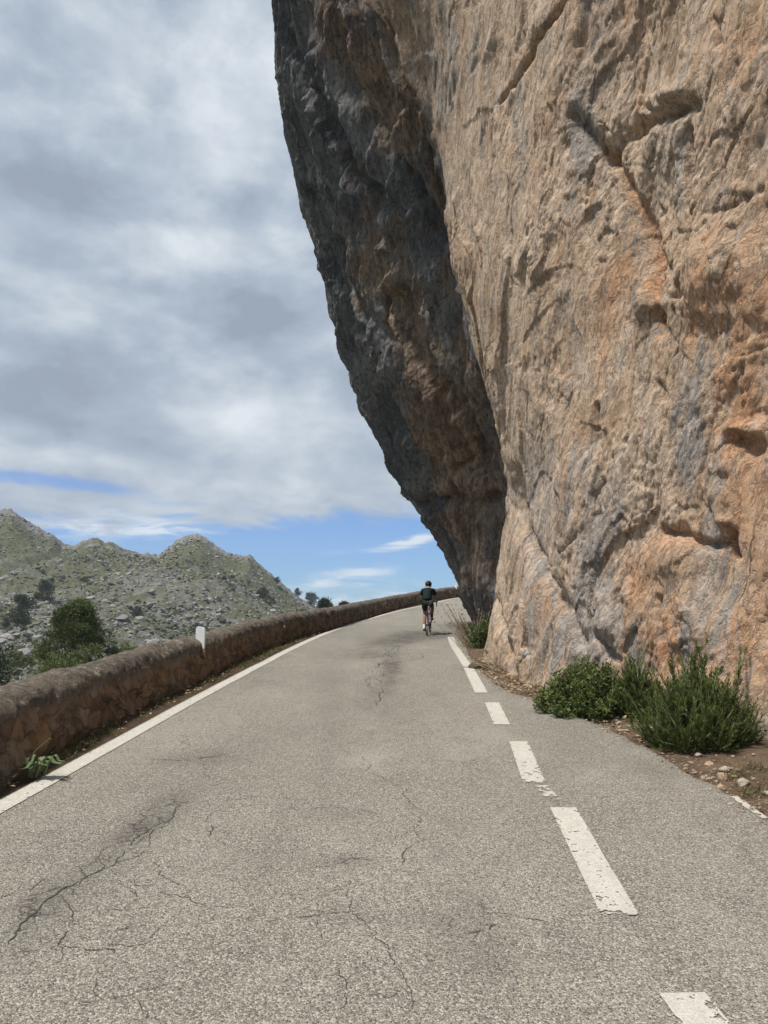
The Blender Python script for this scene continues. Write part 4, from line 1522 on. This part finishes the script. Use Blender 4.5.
for i in range(900):
    j = rng.integers(60, 520)
    T0 = LINE[j + 1] - LINE[j]; T0 = T0 / np.linalg.norm(T0)
    q = LINE[j] + np.array([-T0[1], T0[0]]) * (.13 + .35 * rng.random())
    vl.leaves([(q[0], q[1], float(rz(q[1])) + .03)], [(rng.normal(), rng.normal(), .3 * rng.random())], .03 + .03 * rng.random(), .012 + .015 * rng.random())
tag(vl.build('leaf_litter', M['litter'], None, False), 'brown dead leaves caught between wall and white edge line', 'leaf litter', kind='stuff')

# soil clod and dry twigs at the corner
o = stone_mesh('soil_clod', M['soil'], (.24, .17, .13), 71)
f_ = foot(477, 668); o.location = (f_[0] + .06, f_[1], f_[2] + .03)
tag(o, 'lump of brown soil spilling onto the white line at the cliff corner', 'soil clod')
tw = MB()
for i in range(42):
    b0 = rng.normal(size=3) * np.array([.20, .16, .0]) + np.array([0, 0, .04])
    d_ = rdir(1, .9)[0] * (.25 + .3 * rng.random())
    tw.tube(catmull(np.array([b0, b0 + d_ * .5 + rng.normal(size=3) * .04, b0 + d_ + np.array([0, 0, -.05])]), 6), np.linspace(.007, .002, 6), 4, a=rng.random())
o = tw.build('dry_twigs', M['dry'])
f_ = foot(497, 671); o.location = (f_[0] + .05, f_[1], f_[2])
tag(o, 'tangle of dry twigs at the foot of the cliff corner', 'twigs')

# limp weed by the wall
wb = ground(46, 780)
root = empty('weed', (wb[0] - .09, wb[1] + .03, wb[2] + .01))
root.scale = (.8, .8, .8)
tag(root, 'limp strap-leaved weed with a bent bud stalk by the low wall', 'plant')
wl = MB()
for i in range(15):
    a = rng.uniform(-2.6, .9)
    L = .12 + .14 * rng.random()
    dirv = np.array([math.cos(a), math.sin(a), 0])
    if i < 4: dirv = np.array([1, -.15 * i + .2, 0]) / 1.05; L = .22 + .03 * i
    s_ = np.linspace(0, 1, 12)
    hgt_ = (.14 + .08 * rng.random()) * np.sin(np.minimum(1, s_ * 1.55) * np.pi * .75) + .01
    path = dirv[None] * (s_ * L)[:, None] + np.stack([0 * s_, 0 * s_, np.maximum(hgt_, .008)], 1) + rng.normal(size=3) * np.array([.05, .045, 0])
    side = np.array([-dirv[1], dirv[0], 0])
    w_ = .026 * np.sin(np.clip(s_ * .93 + .12, 0, 1) * np.pi) ** .6
    V = np.concatenate([path + side * w_[:, None] + np.array([0, 0, .006]), path, path - side * w_[:, None] + np.array([0, 0, .006])])
    Q = []
    for j in range(11):
        Q += [[j, j + 1, 12 + j + 1, 12 + j], [12 + j, 12 + j + 1, 24 + j + 1, 24 + j]]
    wl.add(V, Q, None, rng.random())
wl.build('leaf', M['agave'], root)
ws = MB()
p0, p1, p2 = np.array([-.07, .02, .0]), np.array([-.075, .06, .22]), np.array([.07, .06, .36])
ws.tube(catmull(np.array([p0, p1, p1 * .45 + p2 * .55 + np.array([0, 0, .01]), p2]), 14), np.linspace(.007, .005, 14), 7)
ws.build('stalk', M['agave'], root)
wb_ = MB(); wb_.ellipsoid(p2 + np.array([.012, 0, .008]), (.017, .011, .011), lower=-1)
wb_.build('bud', M['light'], root)

# ------------------------------------------------------------------ marker posts on the wall
def marker(px_, label, hgt, wid):
    xs, ys = project(np.concatenate([WALL, rz(WALL[:, 1])[:, None] + .62], 1))
    vis_ = WALL[:, 1] > 3
    i = np.argmin(np.where(vis_, np.abs(xs - px_), 1e9))
    base = WALL[i] + NL[i] * .085
    root = empty('marker_post', (base[0], base[1], float(rz(base[1])) + .42), math.atan2(T[i][1], T[i][0]) - math.pi / 2)
    tag(root, label, 'marker post', 'white marker posts on the parapet')
    m = MB()
    # slab with a bevelled, slightly sloping top
    w, d = wid, .055
    prof = [(-w / 2, 0), (w / 2, 0), (w / 2, hgt - .035), (w / 2 - .012, hgt - .012), (w / 2 - .03, hgt), (-w / 2 + .03, hgt + .014), (-w / 2 + .012, hgt + .004), (-w / 2, hgt - .02)]
    n = len(prof)
    V = [(x, -d / 2, z) for x, z in prof] + [(x, d / 2, z) for x, z in prof]
    Q = [[i_, (i_ + 1) % n, n + (i_ + 1) % n, n + i_] for i_ in range(n)]
    T_ = [[0, i_ + 1, i_] for i_ in range(1, n - 1)] + [[n, n + i_, n + i_ + 1] for i_ in range(1, n - 1)]
    m.add(V, Q, T_)
    m.build('slab', M['white'], root, False)
    f2 = MB()
    V = np.array([(x, y, z) for x in (-w / 2 - .03, w / 2 + .03) for y in (-d / 2 - .03, d / 2 + .03) for z in (-.10, .06)])
    V[V[:, 2] > 0, :2] *= .85
    f2.add(V, [[0, 1, 3, 2], [4, 6, 7, 5], [0, 4, 5, 1], [2, 3, 7, 6], [0, 2, 6, 4], [1, 5, 7, 3]])
    f2.build('socket', M['wall'], root, False)
    return root


marker(205.5, 'larger white marker post standing on the low wall nearer the camera', .40, .145)
marker(457, 'tiny far white marker post on the wall beyond the cyclist', .34, .14)

# ================================================================== bicycle and rider
gp = ground(427.0, 635.5)
HEAD = math.radians(-9)                      # swung to the right, following the bend
pitch_b = math.atan(SLOPE)
bike = empty('bicycle', (gp[0], gp[1], gp[2] + .006))
bike.rotation_euler = (pitch_b, 0, HEAD)
bike.scale = (.955,) * 3
tag(bike, 'pink-framed road bicycle ridden up the road under the overhang', 'bicycle')
YR_, YF, RW = 0.0, 1.0, .335
for yc in (YR_, YF):
    w = MB(); w.torus((0, yc, RW), RW - .014, .014); wo = w.build('wheel', M['rubber'], bike)
    rim = MB(); rim.torus((0, yc, RW), RW - .042, .013); rim.build('rim', M['black'], wo)
    hub = MB(); hub.tube([(-.05, yc, RW), (.05, yc, RW)], .02, 10); hub.build('hub', M['metal'], wo)
    spk = MB()
    for i in range(20):
        a = i * math.pi / 10
        sx = .03 if i % 2 else -.03
        spk.tube([(sx, yc + .018 * math.cos(a + .4), RW + .018 * math.sin(a + .4)), (0, yc + (RW - .05) * math.cos(a), RW + (RW - .05) * math.sin(a))], .0016, 4)
    spk.build('spoke', M['metal'], wo)['kind'] = 'stuff'
BB = np.array([0, .41, .27]); ST = np.array([0, .27, .80]); HT = np.array([0, .86, .82]); HB = np.array([0, .90, .68])
fr = MB()
fr.tube([BB, ST], .018, 10); fr.tube([ST + (0, 0, -.03), HT + (0, 0, -.02)], .018, 10); fr.tube([BB, HB], .022, 10); fr.tube([HB + (0, .01, -.03), HT + (0, -.01, .03)], .022, 10)
for sx in (-1, 1):
    fr.tube([BB + (sx * .03, 0, 0), (sx * .065, 0, RW)], .010, 8)
    fr.tube([ST + (sx * .015, .01, -.06), (sx * .065, 0, RW)], .009, 8)
fr.build('frame', M['frame'], bike)
fk = MB()
for sx in (-1, 1):
    fk.tube(catmull(np.array([HB + (sx * .035, .01, -.03), (sx * .06, .95, .5), (sx * .06, YF, RW)]), 8), np.linspace(.013, .009, 8), 8)
fk.build('fork', M['frame'], bike)
sp_ = MB(); sp_.tube([ST + (0, .02, -.05), ST + (0, -.03, .15)], .013, 8); sp_.build('seat_post', M['black'], bike)
sd = MB(); sd.ellipsoid((0, .20, .965), (.070, .075, .028), lower=-1); sd.ellipsoid((0, .32, .965), (.024, .13, .02), lower=-1); sd.build('saddle', M['black'], bike)
hb = MB()
hb.tube([HT + (0, -.01, .03), (0, .84, .93), (0, .93, .95)], .015, 8)
hb.tube([(-.21, .93, .95), (.21, .93, .95)], .014, 8)
for sx in (-1, 1):
    hb.tube(catmull(np.array([(sx * .20, .93, .95), (sx * .21, 1.0, .95), (sx * .21, 1.03, .90), (sx * .215, .99, .83), (sx * .22, .91, .82)]), 14), .015, 8)
    hb.tube(catmull(np.array([(sx * .21, 1.0, .955), (sx * .21, 1.04, .99), (sx * .21, 1.06, .98)]), 6), .016, 8)
hb.build('handlebar', M['black'], bike)
ck_ = MB()
ck_.torus(BB + (.055, 0, 0), .09, .006, nu=30, nv=6)
for i in range(5):
    a = i * 1.2566
    ck_.tube([BB + (.055, 0, 0), BB + (.055, .09 * math.cos(a), .09 * math.sin(a))], .006, 5)
ck_.tube([BB + (-.08, 0, 0), BB + (-.085, .02, -.168)], .011, 8)
ck_.tube([BB + (.08, 0, 0), BB + (.085, -.02, .168)], .011, 8)
ck_.tube([BB + (-.08, 0, 0), BB + (.08, 0, 0)], .018, 8)
ck_.build('crank', M['black'], bike)
PL, PR = BB + (-.125, .02, -.168), BB + (.125, -.02, .168)
for p in (PL, PR):
    pd = MB(); pd.tube([p + (-.045, 0, 0), p + (.045, 0, 0)], .008, 6); pd.tube([p + (0, -.045, 0), p + (0, .045, 0)], np.array([.014, .014]), 6); pd.build('pedal', M['black'], bike)
rb = MB(); rb.ellipsoid((0, .235, .88), (.018, .014, .024), lower=-1); rb.build('tail_light', M['black'], bike)
chn = MB()
for dz_ in (-.085, .085):
    chn.tube([BB + (.055, 0, dz_), (.055, 0, RW + dz_ * .4)], .004, 5)
chn.build('chain', M['metal'], bike)


def skin_body(name, verts, edges, radii, mat, parent, sub=2, root_i=0):
    me = bpy.data.meshes.new(name)
    me.from_pydata([tuple(v) for v in verts], edges, [])
    o = bpy.data.objects.new(name, me)
    COL.objects.link(o)
    md = o.modifiers.new('s', 'SKIN'); md.use_smooth_shade = True
    for i, r in enumerate(radii):
        r = r if isinstance(r, tuple) else (r, r)
        me.skin_vertices[0].data[i].radius = r
        me.skin_vertices[0].data[i].use_root = (i == root_i)
    sb = o.modifiers.new('d', 'SUBSURF'); sb.levels = sub; sb.render_levels = sub
    bpy.context.view_layer.update()
    dg = bpy.context.evaluated_depsgraph_get()
    m2_ = bpy.data.meshes.new_from_object(o.evaluated_get(dg))
    m2_.name = name
    bpy.data.objects.remove(o)
    m2_.materials.clear(); m2_.materials.append(mat)
    o2 = bpy.data.objects.new(name, m2_)
    COL.objects.link(o2)
    if parent: o2.parent = parent
    for p in m2_.polygons: p.use_smooth = True
    return o2


rider = empty('person', (gp[0], gp[1], gp[2] + .006))
rider.rotation_euler = (pitch_b, 0, HEAD)
rider.scale = (.955,) * 3
tag(rider, 'cyclist in dark green jersey, black shorts and helmet, bent over the handlebar', 'person')
V, E, R_ = [], [], []


def jv(p, r, par=None):
    V.append(np.array(p, float)); R_.append(r)
    if par is not None: E.append((par, len(V) - 1))
    return len(V) - 1


pel = jv((0, .20, 1.02), (.135, .12))
wai = jv((0, .28, 1.14), (.125, .105), pel)
che = jv((0, .40, 1.26), (.140, .105), wai)
upc = jv((0, .50, 1.33), (.115, .085), che)
nck = jv((0, .57, 1.385), .055, upc)
hd0 = jv((0, .62, 1.435), (.075, .085), nck)
hd1 = jv((0, .65, 1.505), (.078, .098), hd0)
hd2 = jv((0, .66, 1.565), (.055, .07), hd1)
nose = jv((0, .745, 1.465), .014, hd0)
arms, legs = {}, {}
for sx in (-1, 1):
    sh_ = jv((sx * .155, .49, 1.31), .062, upc)
    el = jv((sx * .225, .66, 1.09), .046, sh_)
    wr = jv((sx * .215, .90, 1.00), .030, el)
    pm = jv((sx * .21, .97, .985), (.030, .040), wr)
    for kf in range(4):
        k1 = jv((sx * (.185 + .017 * kf), 1.02, .985 - .002 * kf), .0095, pm)
        k2 = jv((sx * (.185 + .017 * kf), 1.045 - .004 * kf, .955), .0085, k1)
        jv((sx * (.187 + .017 * kf), 1.02, .935), .0075, k2)
    t1 = jv((sx * .170, .98, .965), .0105, pm)
    jv((sx * .165, 1.01, .945), .0085, t1)
    arms[sx] = (sh_, el, wr)
    hip = jv((sx * .085, .22, .97), .100, pel)
    if sx < 0:
        kn, an, he, to = (-.105, .51, .63), (-.115, .37, .205), (-.12, .33, .135), (-.125, .49, .115)
    else:
        kn, an, he, to = (.115, .62, .80), (.12, .36, .525), (.12, .315, .475), (.125, .455, .452)
    k_ = jv(kn, .058, hip)
    cf = jv(tuple(np.array(kn) * .62 + np.array(an) * .38 + np.array([0, -.035, 0])), .056, k_)
    a_ = jv(an, .035, cf)
    h_i = jv(he, .036, a_)
    t_i = jv(to, (.040, .028), h_i)
    legs[sx] = (hip, k_, cf, a_, h_i, t_i)
skin_body('body', V, E, R_, M['skin'], rider, 2, pel)


def sub_skin(name, chain, mat, ex, sub=2):
    ids = {}
    v2, e2, r2_ = [], [], []
    for (p, r, par) in chain:
        v2.append(p); r2_.append((r[0] + ex, r[1] + ex) if isinstance(r, tuple) else r + ex)
        if par is not None: e2.append((par, len(v2) - 1))
    return skin_body(name, v2, e2, r2_, mat, rider, sub, 0)


lerp = lambda a, b, t: np.array(a) * (1 - t) + np.array(b) * t
ch = [(V[pel] + (0, -.03, -.03), (.140, .125), None), (V[pel] + (0, .01, .04), (.142, .125), 0), (V[wai], (.137, .120), 1), (V[che], (.152, .120), 2), (V[upc], (.125, .098), 3), (lerp(V[upc], V[nck], .6), .066, 4)]
for sx in (-1, 1):
    sh_, el, wr = arms[sx]
    ch.append((V[sh_], .070, 4)); ch.append((lerp(V[sh_], V[el], .62), .062, len(ch) - 1))
sub_skin('jersey', ch, M['jersey'], .008)
ch = [(V[pel] + (0, 0, .02), (.155, .125), None)]
for sx in (-1, 1):
    hip, kn_, cf, an_, h_i, t_i = legs[sx]
    ch.append((V[hip], .106, 0)); ch.append((lerp(V[hip], V[kn_], .45), .088, len(ch) - 1)); ch.append((lerp(V[hip], V[kn_], .8), .070, len(ch) - 1))
sub_skin('shorts', ch, M['shorts'], .004)
for sx in (-1, 1):
    hip, kn_, cf, an_, h_i, t_i = legs[sx]
    so = sub_skin('sock', [(lerp(V[cf], V[an_], .55), .045, None), (lerp(V[cf], V[an_], .8), .041, 0), (V[an_], .038, 1), (lerp(V[an_], V[h_i], .6), .038, 2)], M['sock'] if sx < 0 else M['shorts'], .004)
    so['label'] = 'white sock' if sx < 0 else 'black sock'
    sub_skin('shoe', [(V[h_i] + (0, -.015, .015), (.042, .04), None), (lerp(V[h_i], V[t_i], .5), (.046, .036), 0), (V[t_i] + (0, .05, .0), (.042, .03), 1)], M['black'], .004)
hm = MB()
u, v = np.linspace(0, 2 * np.pi, 22, endpoint=False), np.linspace(-.25, np.pi / 2, 10)
U, Vv = np.meshgrid(u, v, indexing='ij')
rr = 1 + .05 * np.cos(U * 7) * np.cos(Vv) ** .5
HV_ = np.stack([np.cos(U) * np.cos(Vv) * .100 * rr, np.sin(U) * np.cos(Vv) * .145 * rr, np.sin(Vv) * .105], -1).reshape(-1, 3)
rot = np.array(Matrix.Rotation(math.radians(-8), 3, 'X'))
hm.add(HV_ @ rot.T + np.array([0, .645, 1.510]), grid_faces(22, 10, True))
hm.build('helmet', M['black'], rider)
hr = MB(); hr.ellipsoid((0, .605, 1.470), (.078, .06, .075), lower=-1); hr.build('hair', M['hair'], rider)
for sx in (-1, 1):
    er = MB(); er.ellipsoid((sx * .083, .635, 1.45), (.012, .022, .034), 10, 7, -1); er.build('ear', M['skin'], rider)
    ey = MB(); ey.ellipsoid((sx * .032, .725, 1.49), (.013, .010, .009), 8, 6, -1); ey.build('eye', M['black'], rider)
mo = MB(); mo.ellipsoid((0, .72, 1.425), (.026, .010, .007), 8, 6, -1); mo.build('mouth', M['red'], rider)

# thin summer air between the road and the hill
hb_ = MB()
HX = np.array([(x, y, z) for x in (-1400., 700.) for y in (-200., 1400.) for z in (-61., 150.)])
hb_.add(HX, [[0, 1, 3, 2], [4, 6, 7, 5], [0, 4, 5, 1], [2, 3, 7, 6], [0, 2, 6, 4], [1, 5, 7, 3]])
hm_t = bpy.data.materials.new('air'); hm_t.use_nodes = True
nt_ = hm_t.node_tree; nt_.nodes.clear()
ho = nt_.nodes.new('ShaderNodeOutputMaterial'); hv_ = nt_.nodes.new('ShaderNodeVolumePrincipled')
hv_.inputs['Color'].default_value = (.80, .87, .95, 1); hv_.inputs['Density'].default_value = HAZE; hv_.inputs['Anisotropy'].default_value = .2
nt_.links.new(hv_.outputs[0], ho.inputs['Volume'])
tag(hb_.build('haze', hm_t, None, False), 'thin pale haze softening the far hillside', 'haze', kind='stuff')

# ================================================================== light, sky, camera
SUN = np.array([-.385, -.25, .89]); SUN /= np.linalg.norm(SUN)
sl = bpy.data.lights.new('sun', 'SUN')
sl.energy = 3.9; sl.angle = math.radians(7); sl.color = (1, .955, .89)
so = bpy.data.objects.new('sun', sl); COL.objects.link(so)
so.rotation_euler = Vector(-SUN).to_track_quat('-Z', 'Y').to_euler()
so.location = (-10, -5, 40)

wd = bpy.data.worlds.new('World'); scene.world = wd
wd.use_nodes = True
wt = wd.node_tree; wt.nodes.clear()


class WT(NT):
    def __init__(s):
        s.t = wt


w = WT()
out = w.n('ShaderNodeOutputWorld'); bg = w.n('ShaderNodeBackground')
w.l(bg.outputs[0], out.inputs[0])
STR = .10
bg.inputs['Strength'].default_value = STR
sky = w.n('ShaderNodeTexSky', sky_type='NISHITA')
sky.sun_disc = False
sky.sun_elevation = math.asin(SUN[2]); sky.sun_rotation = math.atan2(SUN[0], SUN[1])
sky.air_density = 1.0; sky.dust_density = .3; sky.ozone_density = 2.5
tc = w.n('ShaderNodeTexCoord').outputs['Generated']
nrm = w.n('ShaderNodeVectorMath', operation='NORMALIZE'); w.l(tc, nrm.inputs[0])
dirv = nrm.outputs[0]
x, y, z = w.sep(dirv)
el = w.math('MULTIPLY', w.math('ARCSINE', z), 57.2958)                    # degrees above horizon
az = w.math('MULTIPLY', w.math('ARCTAN2', x, y), 57.2958)                 # degrees right of the road
# cloud deck coordinates: direction projected on a flat layer
den = w.math('ADD', w.math('MAXIMUM', z, 0.0), .16)
cx = w.math('DIVIDE', x, den); cy = w.math('DIVIDE', y, den)
cmb = w.n('ShaderNodeCombineXYZ'); w.l(cx, cmb.inputs[0]); w.l(cy, cmb.inputs[1]); w.l(w.math('MULTIPLY', z, .8), cmb.inputs[2])
deck = cmb.outputs[0]
n1 = w.noise(1.15, 5, .52, v=w.scale(deck, (1, 1, 1), (3.1, 1.7, 0)), dist=.25)
n2 = w.noise(2.6, 6, .5, v=w.scale(deck, (1.1, .9, 1), (1, 5, 0)), dist=.15)
cmb2 = w.n('ShaderNodeCombineXYZ'); w.l(w.math('MULTIPLY', az, .055), cmb2.inputs[0]); w.l(w.math('MULTIPLY', el, .16), cmb2.inputs[1])
cmb3 = w.n('ShaderNodeCombineXYZ'); w.l(w.math('MULTIPLY', az, .050), cmb3.inputs[0]); w.l(w.math('MULTIPLY', w.math('POWER', w.math('MAXIMUM', el, 0.), .85), .13), cmb3.inputs[1])
ae = cmb3.outputs[0]
n4 = w.noise(3.0, 9, .56, v=w.scale(ae, (1, 1.1, 1), (2.3, 9, 0)), dist=.2)
n5 = w.noise(1.3, 5, .5, v=w.scale(ae, (1.0, 1.2, 1), (7.7, 4, 0)), dist=.15)
n3 = w.noise(2.2, 7, .6, v=cmb2.outputs[0], dist=.6)
nw = w.noise(1.0, 3, .5, v=w.scale(cmb2.outputs[0], (.9, .6, 1), (4, 2, 0)))


def gauss(a0, e0, sa, se, rot=0.):
    da, de = w.math('SUBTRACT', az, a0), w.math('SUBTRACT', el, e0)
    c_, s_ = math.cos(math.radians(rot)), math.sin(math.radians(rot))
    u_ = w.math('ADD', w.math('MULTIPLY', da, c_ / sa), w.math('MULTIPLY', de, s_ / sa))
    v_ = w.math('ADD', w.math('MULTIPLY', da, -s_ / se), w.math('MULTIPLY', de, c_ / se))
    q = w.math('ADD', w.math('MULTIPLY', u_, u_), w.math('MULTIPLY', v_, v_))
    return w.math('POWER', 2.71828, w.math('MULTIPLY', q, -1.0))


def angles(px, py):
    d = ray(px, py); d = d / np.linalg.norm(d)
    return math.degrees(math.atan2(d[0], d[1])), math.degrees(math.asin(d[2]))


def addg(base, L):
    for (px, py, sx, sy, rot, amp) in L:
        a0, e0 = angles(px, py)
        g_ = gauss(a0, e0, sx / 12.9, sy / 12.9, rot)
        base = w.math('ADD', base, w.math('MULTIPLY', g_, amp * 1.25))
    return base


br = w.math('ADD', w.math('MULTIPLY', w.math('SUBTRACT', n1, .5), .15), w.math('MULTIPLY', w.math('SUBTRACT', n2, .5), .15))
br = w.math('ADD', br, w.math('MULTIPLY', w.math('SUBTRACT', n3, .5), .2))
br = w.math('ADD', br, w.math('MULTIPLY', w.math('SUBTRACT', n4, .5), 1.0))
br = w.math('ADD', br, w.math('MULTIPLY', w.math('SUBTRACT', n5, .5), .5))
nA = w.noise(1.4, 7, .55, v=w.scale(ae, (.9, 1.3, 1), (11, 3, 0)), dist=.1)
nB = w.noise(4.2, 7, .6, v=w.scale(ae, (.8, 1.3, 1), (5, 13, 0)), dist=.1)
br = w.math('ADD', br, w.step(nA, .42, .62, -.09, .09))
br = w.math('ADD', br, w.step(nB, .44, .60, -.025, .025))
br = addg(br, [(185, 250, 75, 28, -4, .30), (60, 225, 50, 30, 0, .06), (90, 195, 100, 26, 0, -.26), (230, 320, 120, 40, -5, -.20), (60, 385, 120, 50, 0, -.20),
               (240, 40, 90, 70, 0, .16), (30, 20, 60, 60, 0, .05), (220, 415, 80, 30, -8, .26), (300, 470, 110, 40, -6, .16), (60, 460, 110, 14, 0, .22), (150, 150, 90, 30, 0, -.05), (120, 300, 60, 16, 0, .05), (290, 120, 60, 40, 0, .08)])
cloudc = w.ramp(w.math('ADD', br, .5), [(.15, (2.4, 2.85, 3.55)), (.42, (3.2, 3.75, 4.5)), (.62, (4.3, 4.8, 5.4)), (.92, (6.0, 6.4, 6.8))])
# where the deck ends towards the horizon
edge = w.math('ADD', w.math('MULTIPLY', w.math('SUBTRACT', n3, .5), 7.0), w.math('MULTIPLY', w.math('SUBTRACT', nw, .5), 3.0))
edge = w.math('ADD', edge, el)
edge = w.math('ADD', edge, w.math('MULTIPLY', az, -.045))
mask = w.step(edge, 7.1, 8.9)
holes = addg(w.math('MULTIPLY', n3, .0), [(75, 484, 70, 9, -4, 1.0), (15, 478, 30, 7, 0, .6), (120, 392, 14, 8, 0, .0), (170, 505, 60, 5, 2, .35)])
hm_ = w.step(w.math('MULTIPLY', holes, w.math('ADD', w.math('MULTIPLY', n3, 1.6), -.15)), .18, .75, 0, .75)
mask = w.math('MULTIPLY', mask, w.math('SUBTRACT', 1.0, hm_))
wisp = addg(w.math('MULTIPLY', n3, 0.0), [(408, 543, 30, 5.5, 12, 1.1), (345, 575, 60, 8, 6, .55), (350, 586, 80, 6, 2, .4), (330, 605, 120, 8, 0, .75), (150, 530, 70, 14, 4, .6), (60, 515, 80, 14, 0, .7), (330, 553, 40, 4, 5, .25), (430, 598, 60, 8, 0, .5)])
wm = w.step(w.math('MULTIPLY', wisp, w.math('ADD', w.math('MULTIPLY', w.noise(5.0, 8, .62, v=w.scale(cmb2.outputs[0], (.8, 1.6, 1), (1, 2, 0)), dist=.6), 3.6), -1.0)), .10, 1.0, 0, .95)
blue = w.mix(1.0, sky.outputs[0], (.46, .68, 1.04), 'MULTIPLY')
skyc = w.mix(wm, blue, (6.3, 6.8, 7.3))
skyc = w.mix(mask, skyc, cloudc)
w.l(skyc, bg.inputs['Color'])

cam = bpy.data.cameras.new('camera')
cam.sensor_fit = 'AUTO'; cam.sensor_width = 36.0; cam.lens = F * 36.0 / H
cam.clip_start = .05; cam.clip_end = 12000
co = bpy.data.objects.new('camera', cam); COL.objects.link(co)
co.location = (0, 0, CAM_Z)
co.rotation_euler = (math.pi / 2 + PITCH, 0, 0)
scene.camera = co

scene.render.engine = 'CYCLES'
scene.render.resolution_x, scene.render.resolution_y = W, H
scene.view_settings.view_transform = 'Standard'
scene.view_settings.look = 'None'
scene.view_settings.exposure = 0.40
scene.view_settings.gamma = 1
scene.view_settings.use_curve_mapping = False
scene.cycles.use_denoising = True
scene.cycles.max_bounces = 6
scene.cycles.transparent_max_bounces = 8
